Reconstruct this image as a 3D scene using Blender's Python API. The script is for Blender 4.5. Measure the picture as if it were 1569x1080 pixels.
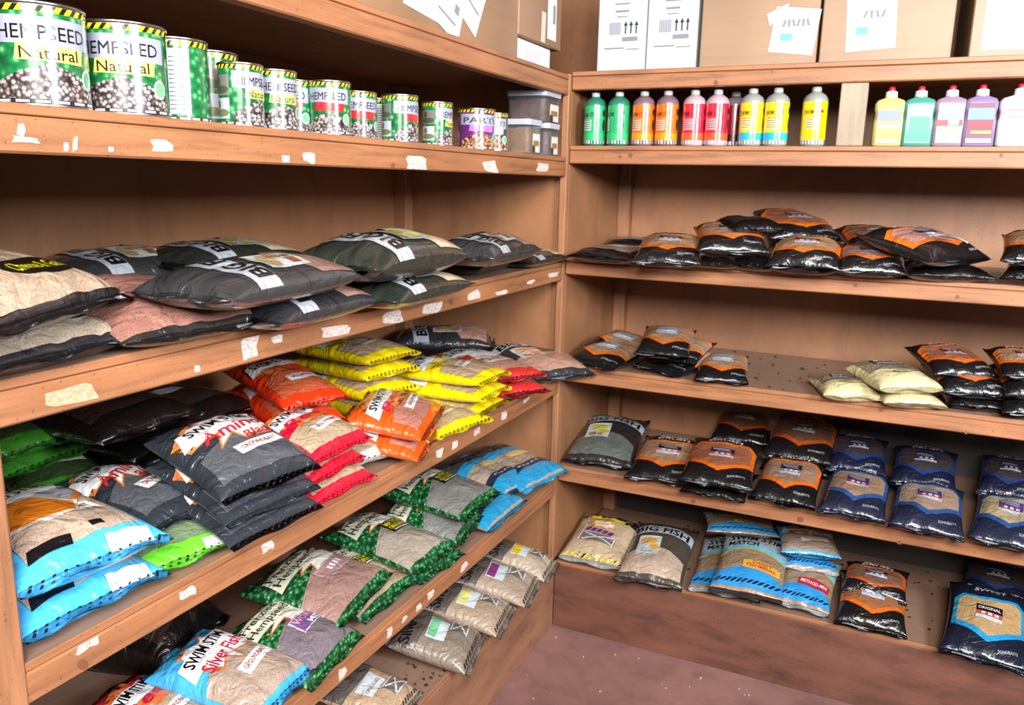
import bpy, bmesh, math, random
from mathutils import Vector, Matrix, noise
for o in list(bpy.data.objects): bpy.data.objects.remove(o)
scn = bpy.context.scene
COL = scn.collection
PI = math.pi

# ------------------------------------------------------------------ camera
F = 1240.3
CAM = Vector((0.922, -2.358, 1.484))
_y, _p, _r = [math.radians(a) for a in (24.97, 11.90, 1.28)]
_f0 = Vector((-math.sin(_y), math.cos(_y), 0)); _r0 = Vector((math.cos(_y), math.sin(_y), 0)); _u0 = Vector((0, 0, 1))
FW = _f0*math.cos(_p) - _u0*math.sin(_p); _u = _f0*math.sin(_p) + _u0*math.cos(_p)
RT = _r0*math.cos(_r) + _u*math.sin(_r); UP = _u*math.cos(_r) - _r0*math.sin(_r)
cd = bpy.data.cameras.new('camera'); cam = bpy.data.objects.new('camera', cd); COL.objects.link(cam)
cd.sensor_width = 36; cd.lens = F/1569*36; cd.clip_start = .05
m = Matrix((RT, UP, -FW)).transposed().to_4x4(); m.translation = CAM; cam.matrix_world = m
scn.camera = cam

# ------------------------------------------------------------------ world, light, exposure
w = bpy.data.worlds.new('world'); scn.world = w; w.use_nodes = True
w.node_tree.nodes['Background'].inputs[0].default_value = (.75, .87, 1, 1)
w.node_tree.nodes['Background'].inputs[1].default_value = 1.0
def area(name, loc, target, sx, sy, power, col):
    l = bpy.data.lights.new(name, 'AREA'); l.shape = 'RECTANGLE'; l.size = sx; l.size_y = sy; l.energy = power; l.color = col
    o = bpy.data.objects.new(name, l); COL.objects.link(o); o.location = loc
    o.rotation_euler = (Vector(target)-Vector(loc)).to_track_quat('-Z', 'Y').to_euler()
    return o
area('window_daylight', (1.40, -3.16, 2.30), (.6, 0, 1.1), 1.1, .75, 112, (1.0, .95, .89))
area('side_window_daylight', (2.78, -1.95, 2.12), (.6, 0, 1.2), .8, .65, 92, (.90, .95, 1.0))
scn.view_settings.view_transform = 'Standard'; scn.view_settings.look = 'None'
scn.view_settings.exposure = 0.85; scn.view_settings.gamma = 1; scn.view_settings.use_curve_mapping = False

def at_z(px, py, z):                       # point of the plane at height z seen at a pixel of the photograph
    d = FW + RT*((px-784.5)/F) + UP*((540-py)/F)
    return CAM + d*((z-CAM.z)/d.z)

# ------------------------------------------------------------------ materials
def srgb(c):
    c = [x/255 for x in c]
    return tuple(.74*(x/12.92 if x <= .04045 else ((x+.055)/1.055)**2.4) for x in c) + (1,)
MATS = {}
def newmat(name):
    mt = bpy.data.materials.new(name); mt.use_nodes = True
    nt = mt.node_tree; b = nt.nodes['Principled BSDF']
    return mt, nt, b
def ramp(nt, stops):
    r = nt.nodes.new('ShaderNodeValToRGB'); e = r.color_ramp.elements
    while len(e) < len(stops): e.new(.5)
    for i, (p, c) in enumerate(stops): e[i].position = p; e[i].color = srgb(c)
    return r
def tex(nt, kind, scale, vec=None, **kw):
    t = nt.nodes.new(kind); t.inputs['Scale'].default_value = scale
    for k, v in kw.items():
        if k in ('feature', 'noise_type', 'distance'): setattr(t, k, v)
        else: t.inputs[k].default_value = v
    if vec: nt.links.new(vec, t.inputs['Vector'])
    return t
def coords(nt, sc=(1, 1, 1)):
    c = nt.nodes.new('ShaderNodeTexCoord'); mp = nt.nodes.new('ShaderNodeMapping'); mp.inputs['Scale'].default_value = sc
    nt.links.new(c.outputs['Object'], mp.inputs[0]); return mp.outputs[0]
def bump(nt, b, src, strength, dist):
    bp = nt.nodes.new('ShaderNodeBump'); bp.inputs['Strength'].default_value = strength; bp.inputs['Distance'].default_value = dist
    nt.links.new(src, bp.inputs['Height']); nt.links.new(bp.outputs[0], b.inputs['Normal'])
def film(c, rough=.30, coat=.7, dim=1.0):
    """glossy crinkled plastic film in one colour"""
    k = ('film', c, rough, coat)
    if k in MATS: return MATS[k]
    mt, nt, b = newmat('film'); b.inputs['Base Color'].default_value = srgb(c)
    b.inputs['Roughness'].default_value = rough; b.inputs['Coat Weight'].default_value = coat; b.inputs['Coat Roughness'].default_value = .06
    v = coords(nt); n = tex(nt, 'ShaderNodeTexNoise', 19, v, Detail=3, Roughness=.5, Distortion=1.2)
    bump(nt, b, n.outputs['Fac'], .75, .014)
    MATS[k] = mt; return mt
def fill(c, c2=None):
    """groundbait seen through clear film"""
    k = ('fill', c)
    if k in MATS: return MATS[k]
    mt, nt, b = newmat('bait_window'); v = coords(nt)
    d = tuple(int(x*.80) for x in c); l = tuple(min(255, int(x*1.1)) for x in c)
    n = tex(nt, 'ShaderNodeTexNoise', 420, v, Detail=2); r = ramp(nt, [(.3, d), (.55, c), (.75, l)])
    nt.links.new(n.outputs['Fac'], r.inputs[0]); nt.links.new(r.outputs[0], b.inputs['Base Color'])
    b.inputs['Roughness'].default_value = .4; b.inputs['Coat Weight'].default_value = .6; b.inputs['Coat Roughness'].default_value = .06
    n2 = tex(nt, 'ShaderNodeTexNoise', 19, v, Detail=3, Roughness=.5, Distortion=1.2)
    bump(nt, b, n2.outputs['Fac'], .75, .014)
    MATS[k] = mt; return mt
def dots(name, stops, scale, rough=.3, coat=.5, crease=True, rnd=1.0):
    k = ('dots', name)
    if k in MATS: return MATS[k]
    mt, nt, b = newmat(name); v = coords(nt)
    t = tex(nt, 'ShaderNodeTexVoronoi', scale, v, Randomness=rnd); r = ramp(nt, stops)
    nt.links.new(t.outputs['Distance'], r.inputs[0]); nt.links.new(r.outputs[0], b.inputs['Base Color'])
    b.inputs['Roughness'].default_value = rough; b.inputs['Coat Weight'].default_value = coat; b.inputs['Coat Roughness'].default_value = .06
    if crease:
        n2 = tex(nt, 'ShaderNodeTexNoise', 19, v, Detail=3, Roughness=.5, Distortion=1.2)
        bump(nt, b, n2.outputs['Fac'], .75, .014)
    MATS[k] = mt; return mt
def plain(c, rough=.6, metal=0, coat=0, **kw):
    k = ('plain', c, rough, metal, coat, tuple(kw.items()))
    if k in MATS: return MATS[k]
    mt, nt, b = newmat('plain'); b.inputs['Base Color'].default_value = srgb(c); b.inputs['Roughness'].default_value = rough
    b.inputs['Metallic'].default_value = metal; b.inputs['Coat Weight'].default_value = coat
    for kk, vv in kw.items(): b.inputs[kk].default_value = vv
    v = coords(nt); n = tex(nt, 'ShaderNodeTexNoise', 60, v, Detail=3); bump(nt, b, n.outputs['Fac'], .06, .001)
    MATS[k] = mt; return mt
def wood(name, c, stretch, grain=.25, knots=True, dust=False):
    mt, nt, b = newmat(name)
    v = coords(nt, stretch)
    n = tex(nt, 'ShaderNodeTexNoise', 9, v, Detail=5, Roughness=.65, Distortion=.3)
    f = lambda k: tuple(max(0, min(255, int(x*k))) for x in c)
    r = ramp(nt, [(.25, f(1-grain)), (.5, c), (.78, f(1+grain*.45))])
    nt.links.new(n.outputs['Fac'], r.inputs[0])
    v2 = coords(nt); blot = tex(nt, 'ShaderNodeTexNoise', 2.7, v2, Detail=3)
    rb = ramp(nt, [(.3, (214, 214, 214)), (.62, (255, 255, 255))]); nt.links.new(blot.outputs['Fac'], rb.inputs[0])
    mx = nt.nodes.new('ShaderNodeMix'); mx.data_type = 'RGBA'; mx.blend_type = 'MULTIPLY'; mx.inputs[0].default_value = 1
    nt.links.new(r.outputs[0], mx.inputs[6]); nt.links.new(rb.outputs[0], mx.inputs[7]); last = mx.outputs[2]
    if knots:
        sp = tex(nt, 'ShaderNodeTexNoise', 210, v2, Detail=1); rs = ramp(nt, [(.24, (150, 130, 120)), (.31, (255, 255, 255))])
        nt.links.new(sp.outputs['Fac'], rs.inputs[0])
        m2 = nt.nodes.new('ShaderNodeMix'); m2.data_type = 'RGBA'; m2.blend_type = 'MULTIPLY'; m2.inputs[0].default_value = .8
        nt.links.new(last, m2.inputs[6]); nt.links.new(rs.outputs[0], m2.inputs[7]); last = m2.outputs[2]
    if dust:
        ge = nt.nodes.new('ShaderNodeNewGeometry'); sx = nt.nodes.new('ShaderNodeSeparateXYZ'); nt.links.new(ge.outputs['Normal'], sx.inputs[0])
        mr = nt.nodes.new('ShaderNodeMapRange'); mr.inputs[1].default_value = .8; mr.inputs[2].default_value = .98; mr.inputs[4].default_value = .65; nt.links.new(sx.outputs['Z'], mr.inputs[0])
        m3 = nt.nodes.new('ShaderNodeMix'); m3.data_type = 'RGBA'; nt.links.new(mr.outputs[0], m3.inputs[0]); nt.links.new(last, m3.inputs[6]); m3.inputs[7].default_value = srgb((138, 118, 106)); last = m3.outputs[2]
    nt.links.new(last, b.inputs['Base Color'])
    b.inputs['Roughness'].default_value = .55; b.inputs['Coat Weight'].default_value = .12; b.inputs['Coat Roughness'].default_value = .35
    bump(nt, b, n.outputs['Fac'], .25, .002)
    return mt
WOODC = (220, 147, 97)
WX = wood('painted_wood_along_x', WOODC, (.5, 7, 7), dust=True); WY = wood('painted_wood_along_y', WOODC, (7, .5, 7), dust=True); WZ = wood('painted_wood_upright', (216, 149, 103), (7, 7, .5))
PLY = wood('painted_plywood', (207, 143, 97), (1, 1, .35), .12); FLOORM = wood('painted_floor', (190, 140, 132), (1, 1, 1), .16)
PLINTH = wood('painted_plinth', (154, 98, 78), (.6, .6, 2), .3); PLINTHL = wood('pale_plinth', (210, 148, 112), (.6, .6, 2), .25)  # left plinth front is a paler tone than the back plinth
RAWW = wood('bare_pine_post', (214, 190, 160), (7, 7, .4), .15)
CARD = wood('cardboard', (180, 136, 100), (.2, .2, 6), .06, False)
CARDP = wood('pale_cardboard', (184, 148, 116), (.2, .2, 6), .05, False)
WHITE = plain((235, 236, 238), .6); BLACK = plain((18, 18, 20), .5); STEEL = plain((205, 205, 210), .28, 1.0)
PAPER = plain((208, 208, 210), .8)

# ------------------------------------------------------------------ object helpers
def link(name, mesh, mat=None, parent=None):
    o = bpy.data.objects.new(name, mesh); COL.objects.link(o)
    if mat and not mesh.materials: mesh.materials.append(mat)
    if parent: o.parent = parent
    return o
def tag(o, label=None, cat=None, group=None, kind=None):
    if label: o['label'] = label
    if cat: o['category'] = cat
    if group: o['group'] = group
    if kind: o['kind'] = kind
    return o
def empty(name, loc=(0, 0, 0), rz=0):
    o = bpy.data.objects.new(name, None); COL.objects.link(o); o.location = loc; o.rotation_euler = (0, 0, rz); o.empty_display_size = .05
    return o
def mesh_from(bm, name, smooth=False):
    me = bpy.data.meshes.new(name); bm.to_mesh(me); bm.free()
    if smooth:
        for p in me.polygons: p.use_smooth = True
    return me
def box_bm(x0, x1, y0, y1, z0, z1, bev=.002, bm=None):
    bm = bm or bmesh.new()
    r = bmesh.ops.create_cube(bm, size=1, matrix=Matrix.Translation(((x0+x1)/2, (y0+y1)/2, (z0+z1)/2)) @ Matrix.Diagonal((x1-x0, y1-y0, z1-z0, 1)))
    if bev:
        es = list({e for v in r['verts'] for e in v.link_edges})
        bmesh.ops.bevel(bm, geom=es, offset=bev, segments=1, affect='EDGES', profile=.5)
    return bm
def box(name, x0, x1, y0, y1, z0, z1, mat, parent=None, bev=.002):
    return link(name, mesh_from(box_bm(x0, x1, y0, y1, z0, z1, bev), name), mat, parent)
def lathe_mesh(name, prof, n=32, smooth=True):
    bm = bmesh.new(); rings = []
    for r, z in prof:
        if r < 1e-5: rings.append([bm.verts.new((0, 0, z))])
        else: rings.append([bm.verts.new((r*math.cos(2*PI*i/n), r*math.sin(2*PI*i/n), z)) for i in range(n)])
    for a, b in zip(rings, rings[1:]):
        for i in range(n):
            j = (i+1) % n
            if len(a) == 1: bm.faces.new((a[0], b[i], b[j]))
            elif len(b) == 1: bm.faces.new((a[i], a[j], b[0]))
            else: bm.faces.new((a[i], a[j], b[j], b[i]))
    bmesh.ops.recalc_face_normals(bm, faces=bm.faces)
    me = mesh_from(bm, name)
    for p in me.polygons: p.use_smooth = smooth
    return me
# ---- flat print: polygons and lettering laid on a curved surface S(x, y, offset)
def drape(name, polys, S, off, step=.018, smooth=True):
    bm = bmesh.new()
    for poly in polys:
        vs = [bm.verts.new((p[0], p[1], 0)) for p in poly]
        bm.faces.new(vs)
    bmesh.ops.triangulate(bm, faces=bm.faces[:])
    for ax in (0, 1):
        lo = min(v.co[ax] for v in bm.verts); hi = max(v.co[ax] for v in bm.verts)
        k = math.floor(lo/step)+1
        while k*step < hi-1e-5:
            co = [0, 0, 0]; co[ax] = k*step; no = [0, 0, 0]; no[ax] = 1
            bmesh.ops.bisect_plane(bm, geom=bm.verts[:]+bm.edges[:]+bm.faces[:], plane_co=co, plane_no=no, dist=1e-6)
            k += 1
    for f in bm.faces:
        if f.normal.z < 0: f.normal_flip()
    for v in bm.verts: v.co = S(v.co.x, v.co.y, off)
    return mesh_from(bm, name, smooth)
TXT = {}
def flat_text(s, bold, shear):
    k = (s, bold, shear)
    if k in TXT: return TXT[k]
    cu = bpy.data.curves.new('lettering', 'FONT'); cu.body = s; cu.size = 1; cu.resolution_u = 2; cu.offset = bold*.45; cu.shear = shear
    o = bpy.data.objects.new('lettering', cu); COL.objects.link(o)
    dg = bpy.context.evaluated_depsgraph_get()
    me = bpy.data.meshes.new_from_object(o.evaluated_get(dg))
    bpy.data.objects.remove(o)
    vs = [(v.co.x, v.co.y) for v in me.vertices]; fs = [tuple(p.vertices) for p in me.polygons]
    bpy.data.meshes.remove(me)
    x0 = min(v[0] for v in vs); x1 = max(v[0] for v in vs); y0 = min(v[1] for v in vs); y1 = max(v[1] for v in vs)
    vs = [((x-(x0+x1)/2)/(x1-x0), (y-(y0+y1)/2)/(y1-y0)) for x, y in vs]
    TXT[k] = (vs, fs, (x1-x0)/(y1-y0)); return TXT[k]
def text_mesh(s, S, off, cx, cy, h, wid=None, rot=0, bold=.02, shear=0, arc=0):
    vs, fs, asp = flat_text(s, bold, shear); wid = wid or h*asp
    c, sn = math.cos(rot), math.sin(rot); out = []
    for x, y in vs:
        yy = y*h - arc*(2*x)**2; xx = x*wid
        out.append(S(cx+xx*c-yy*sn, cy+xx*sn+yy*c, off))
    me = bpy.data.meshes.new('lettering'); me.from_pydata(out, [], fs); me.update(); return me
def rect(cx, cy, w_, h_, rot=0, sk=0):
    c, s = math.cos(rot), math.sin(rot)
    return [(cx+x*c-y*s, cy+x*s+y*c) for x, y in ((-w_/2-sk, -h_/2), (w_/2-sk, -h_/2), (w_/2+sk, h_/2), (-w_/2+sk, h_/2))]
def oval(cx, cy, a, b, n=20, rot=0):
    c, s = math.cos(rot), math.sin(rot)
    return [(cx+a*math.cos(t)*c-b*math.sin(t)*s, cy+a*math.cos(t)*s+b*math.sin(t)*c) for t in [2*PI*i/n for i in range(n)]]
def star(cx, cy, r1, r2, n, ph=0, sy=1, seed=0):
    rd = random.Random(seed)
    return [(cx+(r1*rd.uniform(.8, 1.15) if i % 2 == 0 else r2)*math.cos(ph+PI*i/n), cy+sy*(r1*rd.uniform(.8, 1.15) if i % 2 == 0 else r2)*math.sin(ph+PI*i/n)) for i in range(2*n)]
def wave(x0, x1, y0, y1, amp0, amp1, n=12, ph=0):
    """band between two curved lines across the bag"""
    lo = [(x0+(x1-x0)*i/n, y0+amp0*math.sin(PI*i/n+ph)) for i in range(n+1)]
    hi = [(x0+(x1-x0)*i/n, y1+amp1*math.sin(PI*i/n+ph)) for i in range(n+1)]
    return lo + hi[::-1]

# ------------------------------------------------------------------ room shell
ZL = dict(L1=1.796, L2=1.560, L3=1.245, L4=.884, L5=.537, L6=.240)
ZR = dict(R1=1.808, R2=1.595, R3=1.258, R4=.916, R5=.578, R6=.240)
DL, DR = .60, .545                         # depth of the two shelf runs
XE, YE = 2.3, -2.7                         # far ends of the runs
def struct(name, *a, **k):
    o = box(name, *a, **k); o['kind'] = 'structure'; return o
struct('floor', -.7, 2.9, -3.35, .65, -.05, 0, FLOORM, bev=0)
DARKW = wood('dark_boards', (92, 66, 50), (1, .3, 1), .3, False)
struct('ceiling', -.7, 2.9, -3.35, .65, 2.8, 2.85, DARKW, bev=0)
struct('wall_left', -.65, -DL, -3.35, .65, 0, 2.8, PLY, bev=0)
struct('wall_back', -.65, 2.9, DR, .65, 0, 2.8, PLY, bev=0)
def window_wall(name, axis, a0, a1, b0, b1, c, z0, z1):
    bm = bmesh.new()
    for p, q, r, t in ((a0, b0, 0, 2.8), (b1, a1, 0, 2.8), (b0, b1, 0, z0), (b0, b1, z1, 2.8)):
        if axis == 'x': box_bm(p, q, c, c+.08, r, t, 0, bm)
        else: box_bm(c, c+.05, p, q, r, t, 0, bm)
    link(name, mesh_from(bm, name), DARKW)['kind'] = 'structure'
window_wall('wall_right', 'y', -3.35, .65, -2.4, -1.5, 2.85, 1.78, 2.48)
window_wall('wall_front', 'x', -.65, 2.85, .80, 2.00, -3.30, 1.88, 2.76)
wn = empty('window_1', (1.40, -3.26, 1.88)); wn['kind'] = 'structure'
for a in ((-.6, .6, -.03, .03, 0, .04), (-.6, .6, -.03, .03, .84, .88), (-.6, -.56, -.03, .03, .04, .84), (.56, .6, -.03, .03, .04, .84)): box('window_frame', *a, WHITE, wn)
wn = empty('window_2', (2.87, -1.95, 1.78)); wn['kind'] = 'structure'
for a in ((-.03, .03, -.45, .45, 0, .04), (-.03, .03, -.45, .45, .66, .70), (-.03, .03, -.45, -.41, .04, .66), (-.03, .03, .41, .45, .04, .66)): box('window_frame', *a, WHITE, wn)

# ------------------------------------------------------------------ shelving
def shelf(code, name, z, label, side, bh=.044, bt=.0125, plinth=False):
    o = empty(name, (0, 0, 0)); tag(o, label, 'shelf')
    if side == 'L':
        o.location = (-DL/2, YE/2, z); k = Vector(o.location)
        box('board', -DL-k.x, 0-k.x, YE-k.y, -.001-k.y, -bt, 0, WY, o, .0015)
        if not plinth: box('batten', -.032-k.x, .001-k.x, YE-k.y, -.021-k.y, -bt-bh, -bt-.0012, WY, o, .003)
        else: box('plinth_front', -.02-k.x, .0-k.x, YE-k.y, 0-k.y, -z, -bt-.0008, PLINTHL, o, .002)
    else:
        o.location = (XE/2, DR/2, z); k = Vector(o.location)
        box('board', .001-k.x, XE-k.x, 0-k.y, DR-k.y, -bt, 0, WX, o, .0015)
        if not plinth: box('batten', .001-k.x, XE-k.x, -.001-k.y, .032-k.y, -bt-bh, -bt-.0012, WX, o, .003)
        else: box('plinth_front', 0-k.x, XE-k.x, 0-k.y, .02-k.y, -z, -bt-.0008, PLINTH, o, .002)
    return o
SH = {}
for c, lab in (('L1', 'top shelf of the left-hand run, with brown cartons on it'), ('L2', 'left-hand shelf carrying the row of tins, with torn label scraps'),
               ('L3', 'left-hand shelf below the tins, piled with dark bait bags'), ('L4', 'left-hand shelf holding the yellow, red, orange and blue bag stacks'),
               ('L5', 'left-hand shelf of green speckled bags, second from the floor')):
    SH[c] = shelf(c, 'wall_shelf', ZL[c], lab, 'L')
SH['L6'] = shelf('L6', 'plinth_shelf', ZL['L6'], 'lowest left-hand shelf, a brown boxed plinth with clear bags', 'L', plinth=True)
for c, lab in (('R1', 'top shelf of the back run, under white and brown cartons'), ('R2', 'back shelf carrying the coloured plastic bottles'),
               ('R3', 'back shelf directly below the bottles, crowded with orange-trimmed bags'), ('R4', 'half-empty back shelf with the cream bags on it'),
               ('R5', 'back shelf with orange-edged bags left and blue-edged bags right')):
    SH[c] = shelf(c, 'wall_shelf', ZR[c], lab, 'R', bh=.040)
SH['R6'] = shelf('R6', 'plinth_shelf', ZR['R6'], 'lowest back shelf, a stained brown boxed plinth along the floor', 'R', plinth=True)
tag(box('shelf_post', -.05, .004, -1.865, -1.792, 0, 2.3, WZ, bev=.004), 'brown painted upright post at the left edge of the photo', 'post')
tag(box('shelf_post', -.020, .0015, -.0205, -.0002, .245, 1.80, WZ, bev=.002), 'slim brown upright where the two shelf runs meet', 'post')
tag(box('divider_panel', -DL, -.021, .0002, .012, .245, 1.79, PLY, bev=0), 'brown plywood end panel closing the left-hand shelves at the corner', 'panel')
tag(box('divider_panel', -.014, -.0005, .013, DR, .245, 1.80, PLY, bev=0), 'brown plywood side panel closing the back shelves at the corner', 'panel')
for a, lab in (((-DL, -.556, -.044, 0), 'square brown batten in the inner corner of the left-hand shelves'), ((.0, .044, DR-.044, DR), 'square brown batten in the inner corner of the back shelves')):
    zs = sorted(ZL.values()) if a[0] < -.1 else sorted(ZR.values())
    bm = bmesh.new()
    for z0, z1 in zip(zs, zs[1:]): box_bm(a[0], a[1], a[2], a[3], z0+.001, z1-.0135, .002, bm)
    tag(link('corner_batten', mesh_from(bm, 'corner_batten'), WZ), lab, 'batten')
tag(box('shelf_post', .752, .818, .004, .05, ZR['R2']+.0005, ZR['R1']-.0535, RAWW, bev=.002), 'pale bare wood upright between the squeeze bottles and the jugs', 'post')

MOULDSHADE = wood('mould_and_shade_board', (58, 46, 42), (1, 1, 1), .4)  # one dark colour for mould and for painted shade
struct('mould_shade_board', .046, XE, DR-.008, DR, ZR['R6']+.001, ZR['R5']-.014, MOULDSHADE, bev=0)  # added board: black mould plus shade painted in, behind the plinth bags
struct('shade_board', .80, XE, DR-.008, DR, ZR['R5']+.001, ZR['R4']-.014, MOULDSHADE, bev=0)  # added dark sheet, stands in for the deep shade behind the blue-edged bags

# ------------------------------------------------------------------ bags
class Design:
    """one printed bag: a stuffed pouch with crimped seals and its print; copies share these meshes"""
    def __init__(s, W, L, T, body, seal=None, seed=0, plump=.5, sl=.016, lump=.10, edge=.34):
        s.W, s.L, s.T, s.seed, s.edge = W, L, T, seed, edge; s.parts = []; s.pl = plump; s.lump = lump; s.sl = sl
        s.off = Vector((seed*7.31, seed*3.7, seed*1.9))
        nu, nv = 26, 34; bm = bmesh.new(); top = []; bot = []
        for j in range(nv+1):
            tt = j/nv; y = L*(.5-.5*math.cos(PI*tt)*(.75+.25*abs(math.cos(PI*tt))))
            rt, rb = [], []
            for i in range(nu+1):
                q = i/nu; x = -W/2*math.cos(PI*q)*(.7+.3*abs(math.cos(PI*q)))
                v = bm.verts.new(s.S(x, y, 0)); rt.append(v)
                rb.append(v if i in (0, nu) or j in (0, nv) else bm.verts.new(s.B(x, y)))
            top.append(rt); bot.append(rb)
        for j in range(nv):
            for i in range(nu):
                bm.faces.new((top[j][i], top[j][i+1], top[j+1][i+1], top[j+1][i]))
                q = [bot[j][i], bot[j+1][i], bot[j+1][i+1], bot[j][i+1]]
                bm.faces.new(q)
        s.add('pouch', mesh_from(bm, 'pouch', True), body)
        for y0, y1, nm in ((-sl, .0008, 0), (L-.0008, L+sl, 1)):
            bm = bmesh.new(); rows = []
            for yy in (y0, (y0+y1)/2, y1):
                rows.append([bm.verts.new(s.S(-W/2+W*i/24, yy, 0)) for i in range(25)])
            for a, b in zip(rows, rows[1:]):
                for i in range(24): bm.faces.new((a[i], a[i+1], b[i+1], b[i]))
            r = bmesh.ops.solidify(bm, geom=bm.faces[:], thickness=.0012)
            s.add('seal', mesh_from(bm, 'seal', True), (seal or body))
    def P(s, x, y):
        a = max(0, 1-abs(2*x/s.W)**2.6); b = max(0, 1-abs(2*y/s.L-1)**3.4)
        return a**s.pl * b**(s.pl*1.05)
    def nz(s, x, y):
        p = s.P(x, y); e = min(abs(y), abs(s.L-y)); k = s.W*.5-abs(x)
        v = s.lump*s.T*noise.noise(Vector((x*11, y*11, 0))+s.off)*p
        v += .0034*math.exp(-e/.030)*math.sin(x*85+noise.noise(Vector((x*20, y*9, 3))+s.off)*5)*min(1, p*2.2)
        v += .004*noise.noise(Vector((x*22, y*16, 5))+s.off)*p
        return v
    def flap(s, x, y):
        o = max(0, -y, y-s.L)/s.sl
        return o*(.0035*math.sin(x*60+s.seed*2)+.006*noise.noise(Vector((x*9, y, 1))+s.off))
    def S(s, x, y, off=0):
        xx = max(-s.W/2, min(s.W/2, x)); p = s.P(xx, y) if 0 < y < s.L else 0
        b = max(0, 1-abs(2*y/s.L-1)**3) if 0 < y < s.L else 0
        z = s.edge*s.T + (1-s.edge)*s.T*p + (s.nz(xx, y) if p else 0) + s.flap(xx, y)
        if off:
            e = .004; f = lambda a, c: s.S(a, c, 0)
            n = (f(x+e, y)-f(x-e, y)).cross(f(x, y+e)-f(x, y-e)); n.normalize()
            if n.z < 0: n = -n
            return Vector((xx*(1-.07*b), y, z)) + n*off
        return Vector((xx*(1-.07*b), y, z))
    def B(s, x, y):
        b = max(0, 1-abs(2*y/s.L-1)**3); p = s.P(x, y)
        return Vector((x*(1-.07*b), y, s.edge*s.T*(1-min(1, p*1.5))))
    def add(s, name, me, mat, par=None):
        me.materials.append(mat); s.parts.append((name, me, par)); return len(s.parts)-1
    def pan(s, name, polys, mat, lv=1, par=None):
        if polys and not isinstance(polys[0][0], (tuple, list)): polys = [polys]
        c = .497*s.W
        polys = [[(max(-c, min(c, x)), y) for x, y in p] for p in polys]
        return s.add(name, drape(name, polys, s.S, .0009+.0006*lv, .011), mat, par)
    def txt(s, t, cx, cy, h, mat, wid=None, lv=3, rot=0, bold=.03, shear=0, arc=0, par=None, name='lettering'):
        return s.add(name, text_mesh(t, s.S, .0011+.0006*lv, cx, cy, h, wid, rot, bold, shear, arc), mat, par)

def ticks(d, y, n, w_, h_, mat, x0=None, x1=None, sk=.004):
    x0 = -d.W*.46 if x0 is None else x0; x1 = d.W*.46 if x1 is None else x1
    d.pan('hazard_marks', [rect(x0+(x1-x0)*(i+.5)/n, y, w_, h_, 0, sk) for i in range(n)], mat, 2)

INK = film((16, 16, 20)); INKW = film((236, 238, 242)); INKG = film((160, 164, 172)); CLEARTAN = fill((168, 142, 118))
def d_shield(seed, filmc, edge, win, title, sub, labc=(28, 24, 34), pinkc=(196, 120, 130), W=.205, L=.265, T=.056, tape=False):
    d = Design(W, L, T, film(filmc), seed=seed)
    d.pan('shield_border', [(-.099, .078), (-.05, .056), (0, .030), (.05, .056), (.099, .078), (.098, .182), (.075, .203), (.03, .194), (-.03, .194), (-.075, .203), (-.098, .182)], film(edge), 1)
    d.pan('bait_window', [(-.088, .090), (-.045, .071), (0, .047), (.045, .071), (.088, .090), (.087, .174), (.068, .190), (.028, .182), (-.028, .182), (-.068, .190), (-.087, .174)], fill(tuple(min(255, int(q*1.14)) for q in win)), 2)
    a = d.pan('label', rect(0, .143, .072, .028), film(labc), 3); 
    if sub: d.txt(sub, 0, .143, .012, INKW, .062, 4, par=a)
    else: d.pan('label_print', [rect(-.004, .148, .052, .006), rect(.004, .138, .044, .004)], INKG, 4, a)
    b = d.pan('label', rect(0, .121, .072, .016), film(pinkc), 3)
    d.pan('label_print', [rect(x, .121, .010, .009) for x in (-.016, .002, .020)], INKW, 4, b)
    d.pan('label', rect(0, .106, .072, .013), film((206, 218, 232)), 3)
    t = title.split(' ')
    d.txt(t[0], 0, .229, .016, INKW, .09, 2, arc=.004, shear=.1)
    if len(t) > 1: d.txt(t[1], 0, .211, .014, INKW, .105, 2, arc=.004, shear=.1)
    d.txt('SONUBAITS', .055, .022, .007, INKG, .050, 2, rot=.12)
    d.pan('bar_strip', rect(-.05, -.006, .06, .008), film((170, 172, 182)), 2)
    if tape: d.pan('tape', [rect(.0, .10, .10, .009, .25), rect(.015, .08, .10, .009, -1.0)], film((232, 230, 234)), 5)
    return d
def d_bigfish(seed, win, dark=(44, 44, 46), sticker=((214, 190, 120), (190, 150, 70)), W=.215, L=.30, T=.062, band=(176, 182, 190)):
    d = Design(W, L, T, film(dark), seed=seed)
    d.pan('bait_window', wave(-.098, .098, .012, .092, .0, .040), fill(win), 1)
    d.pan('title_band', wave(-.106, .106, .192, .240, .014, .014), film(band), 1)
    d.txt('BIG FISH', 0, .227, .034, INK, .185, 3, bold=.05, arc=.013)
    a = d.pan('picture_sticker', rect(-.032, .138, .078, .092, .04), film((200, 206, 202)), 2)
    d.pan('picture_print', [oval(-.036, .158, .030, .016), oval(-.012, .130, .018, .014)], film(sticker[0]), 3, a)
    d.pan('picture_print', [rect(-.046, .112, .026, .020), rect(-.020, .108, .016, .014)], film(sticker[1]), 3, a)
    d.pan('bar_strip', rect(.025, -.006, .10, .008), film((170, 172, 180)), 2)
    return d
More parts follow.
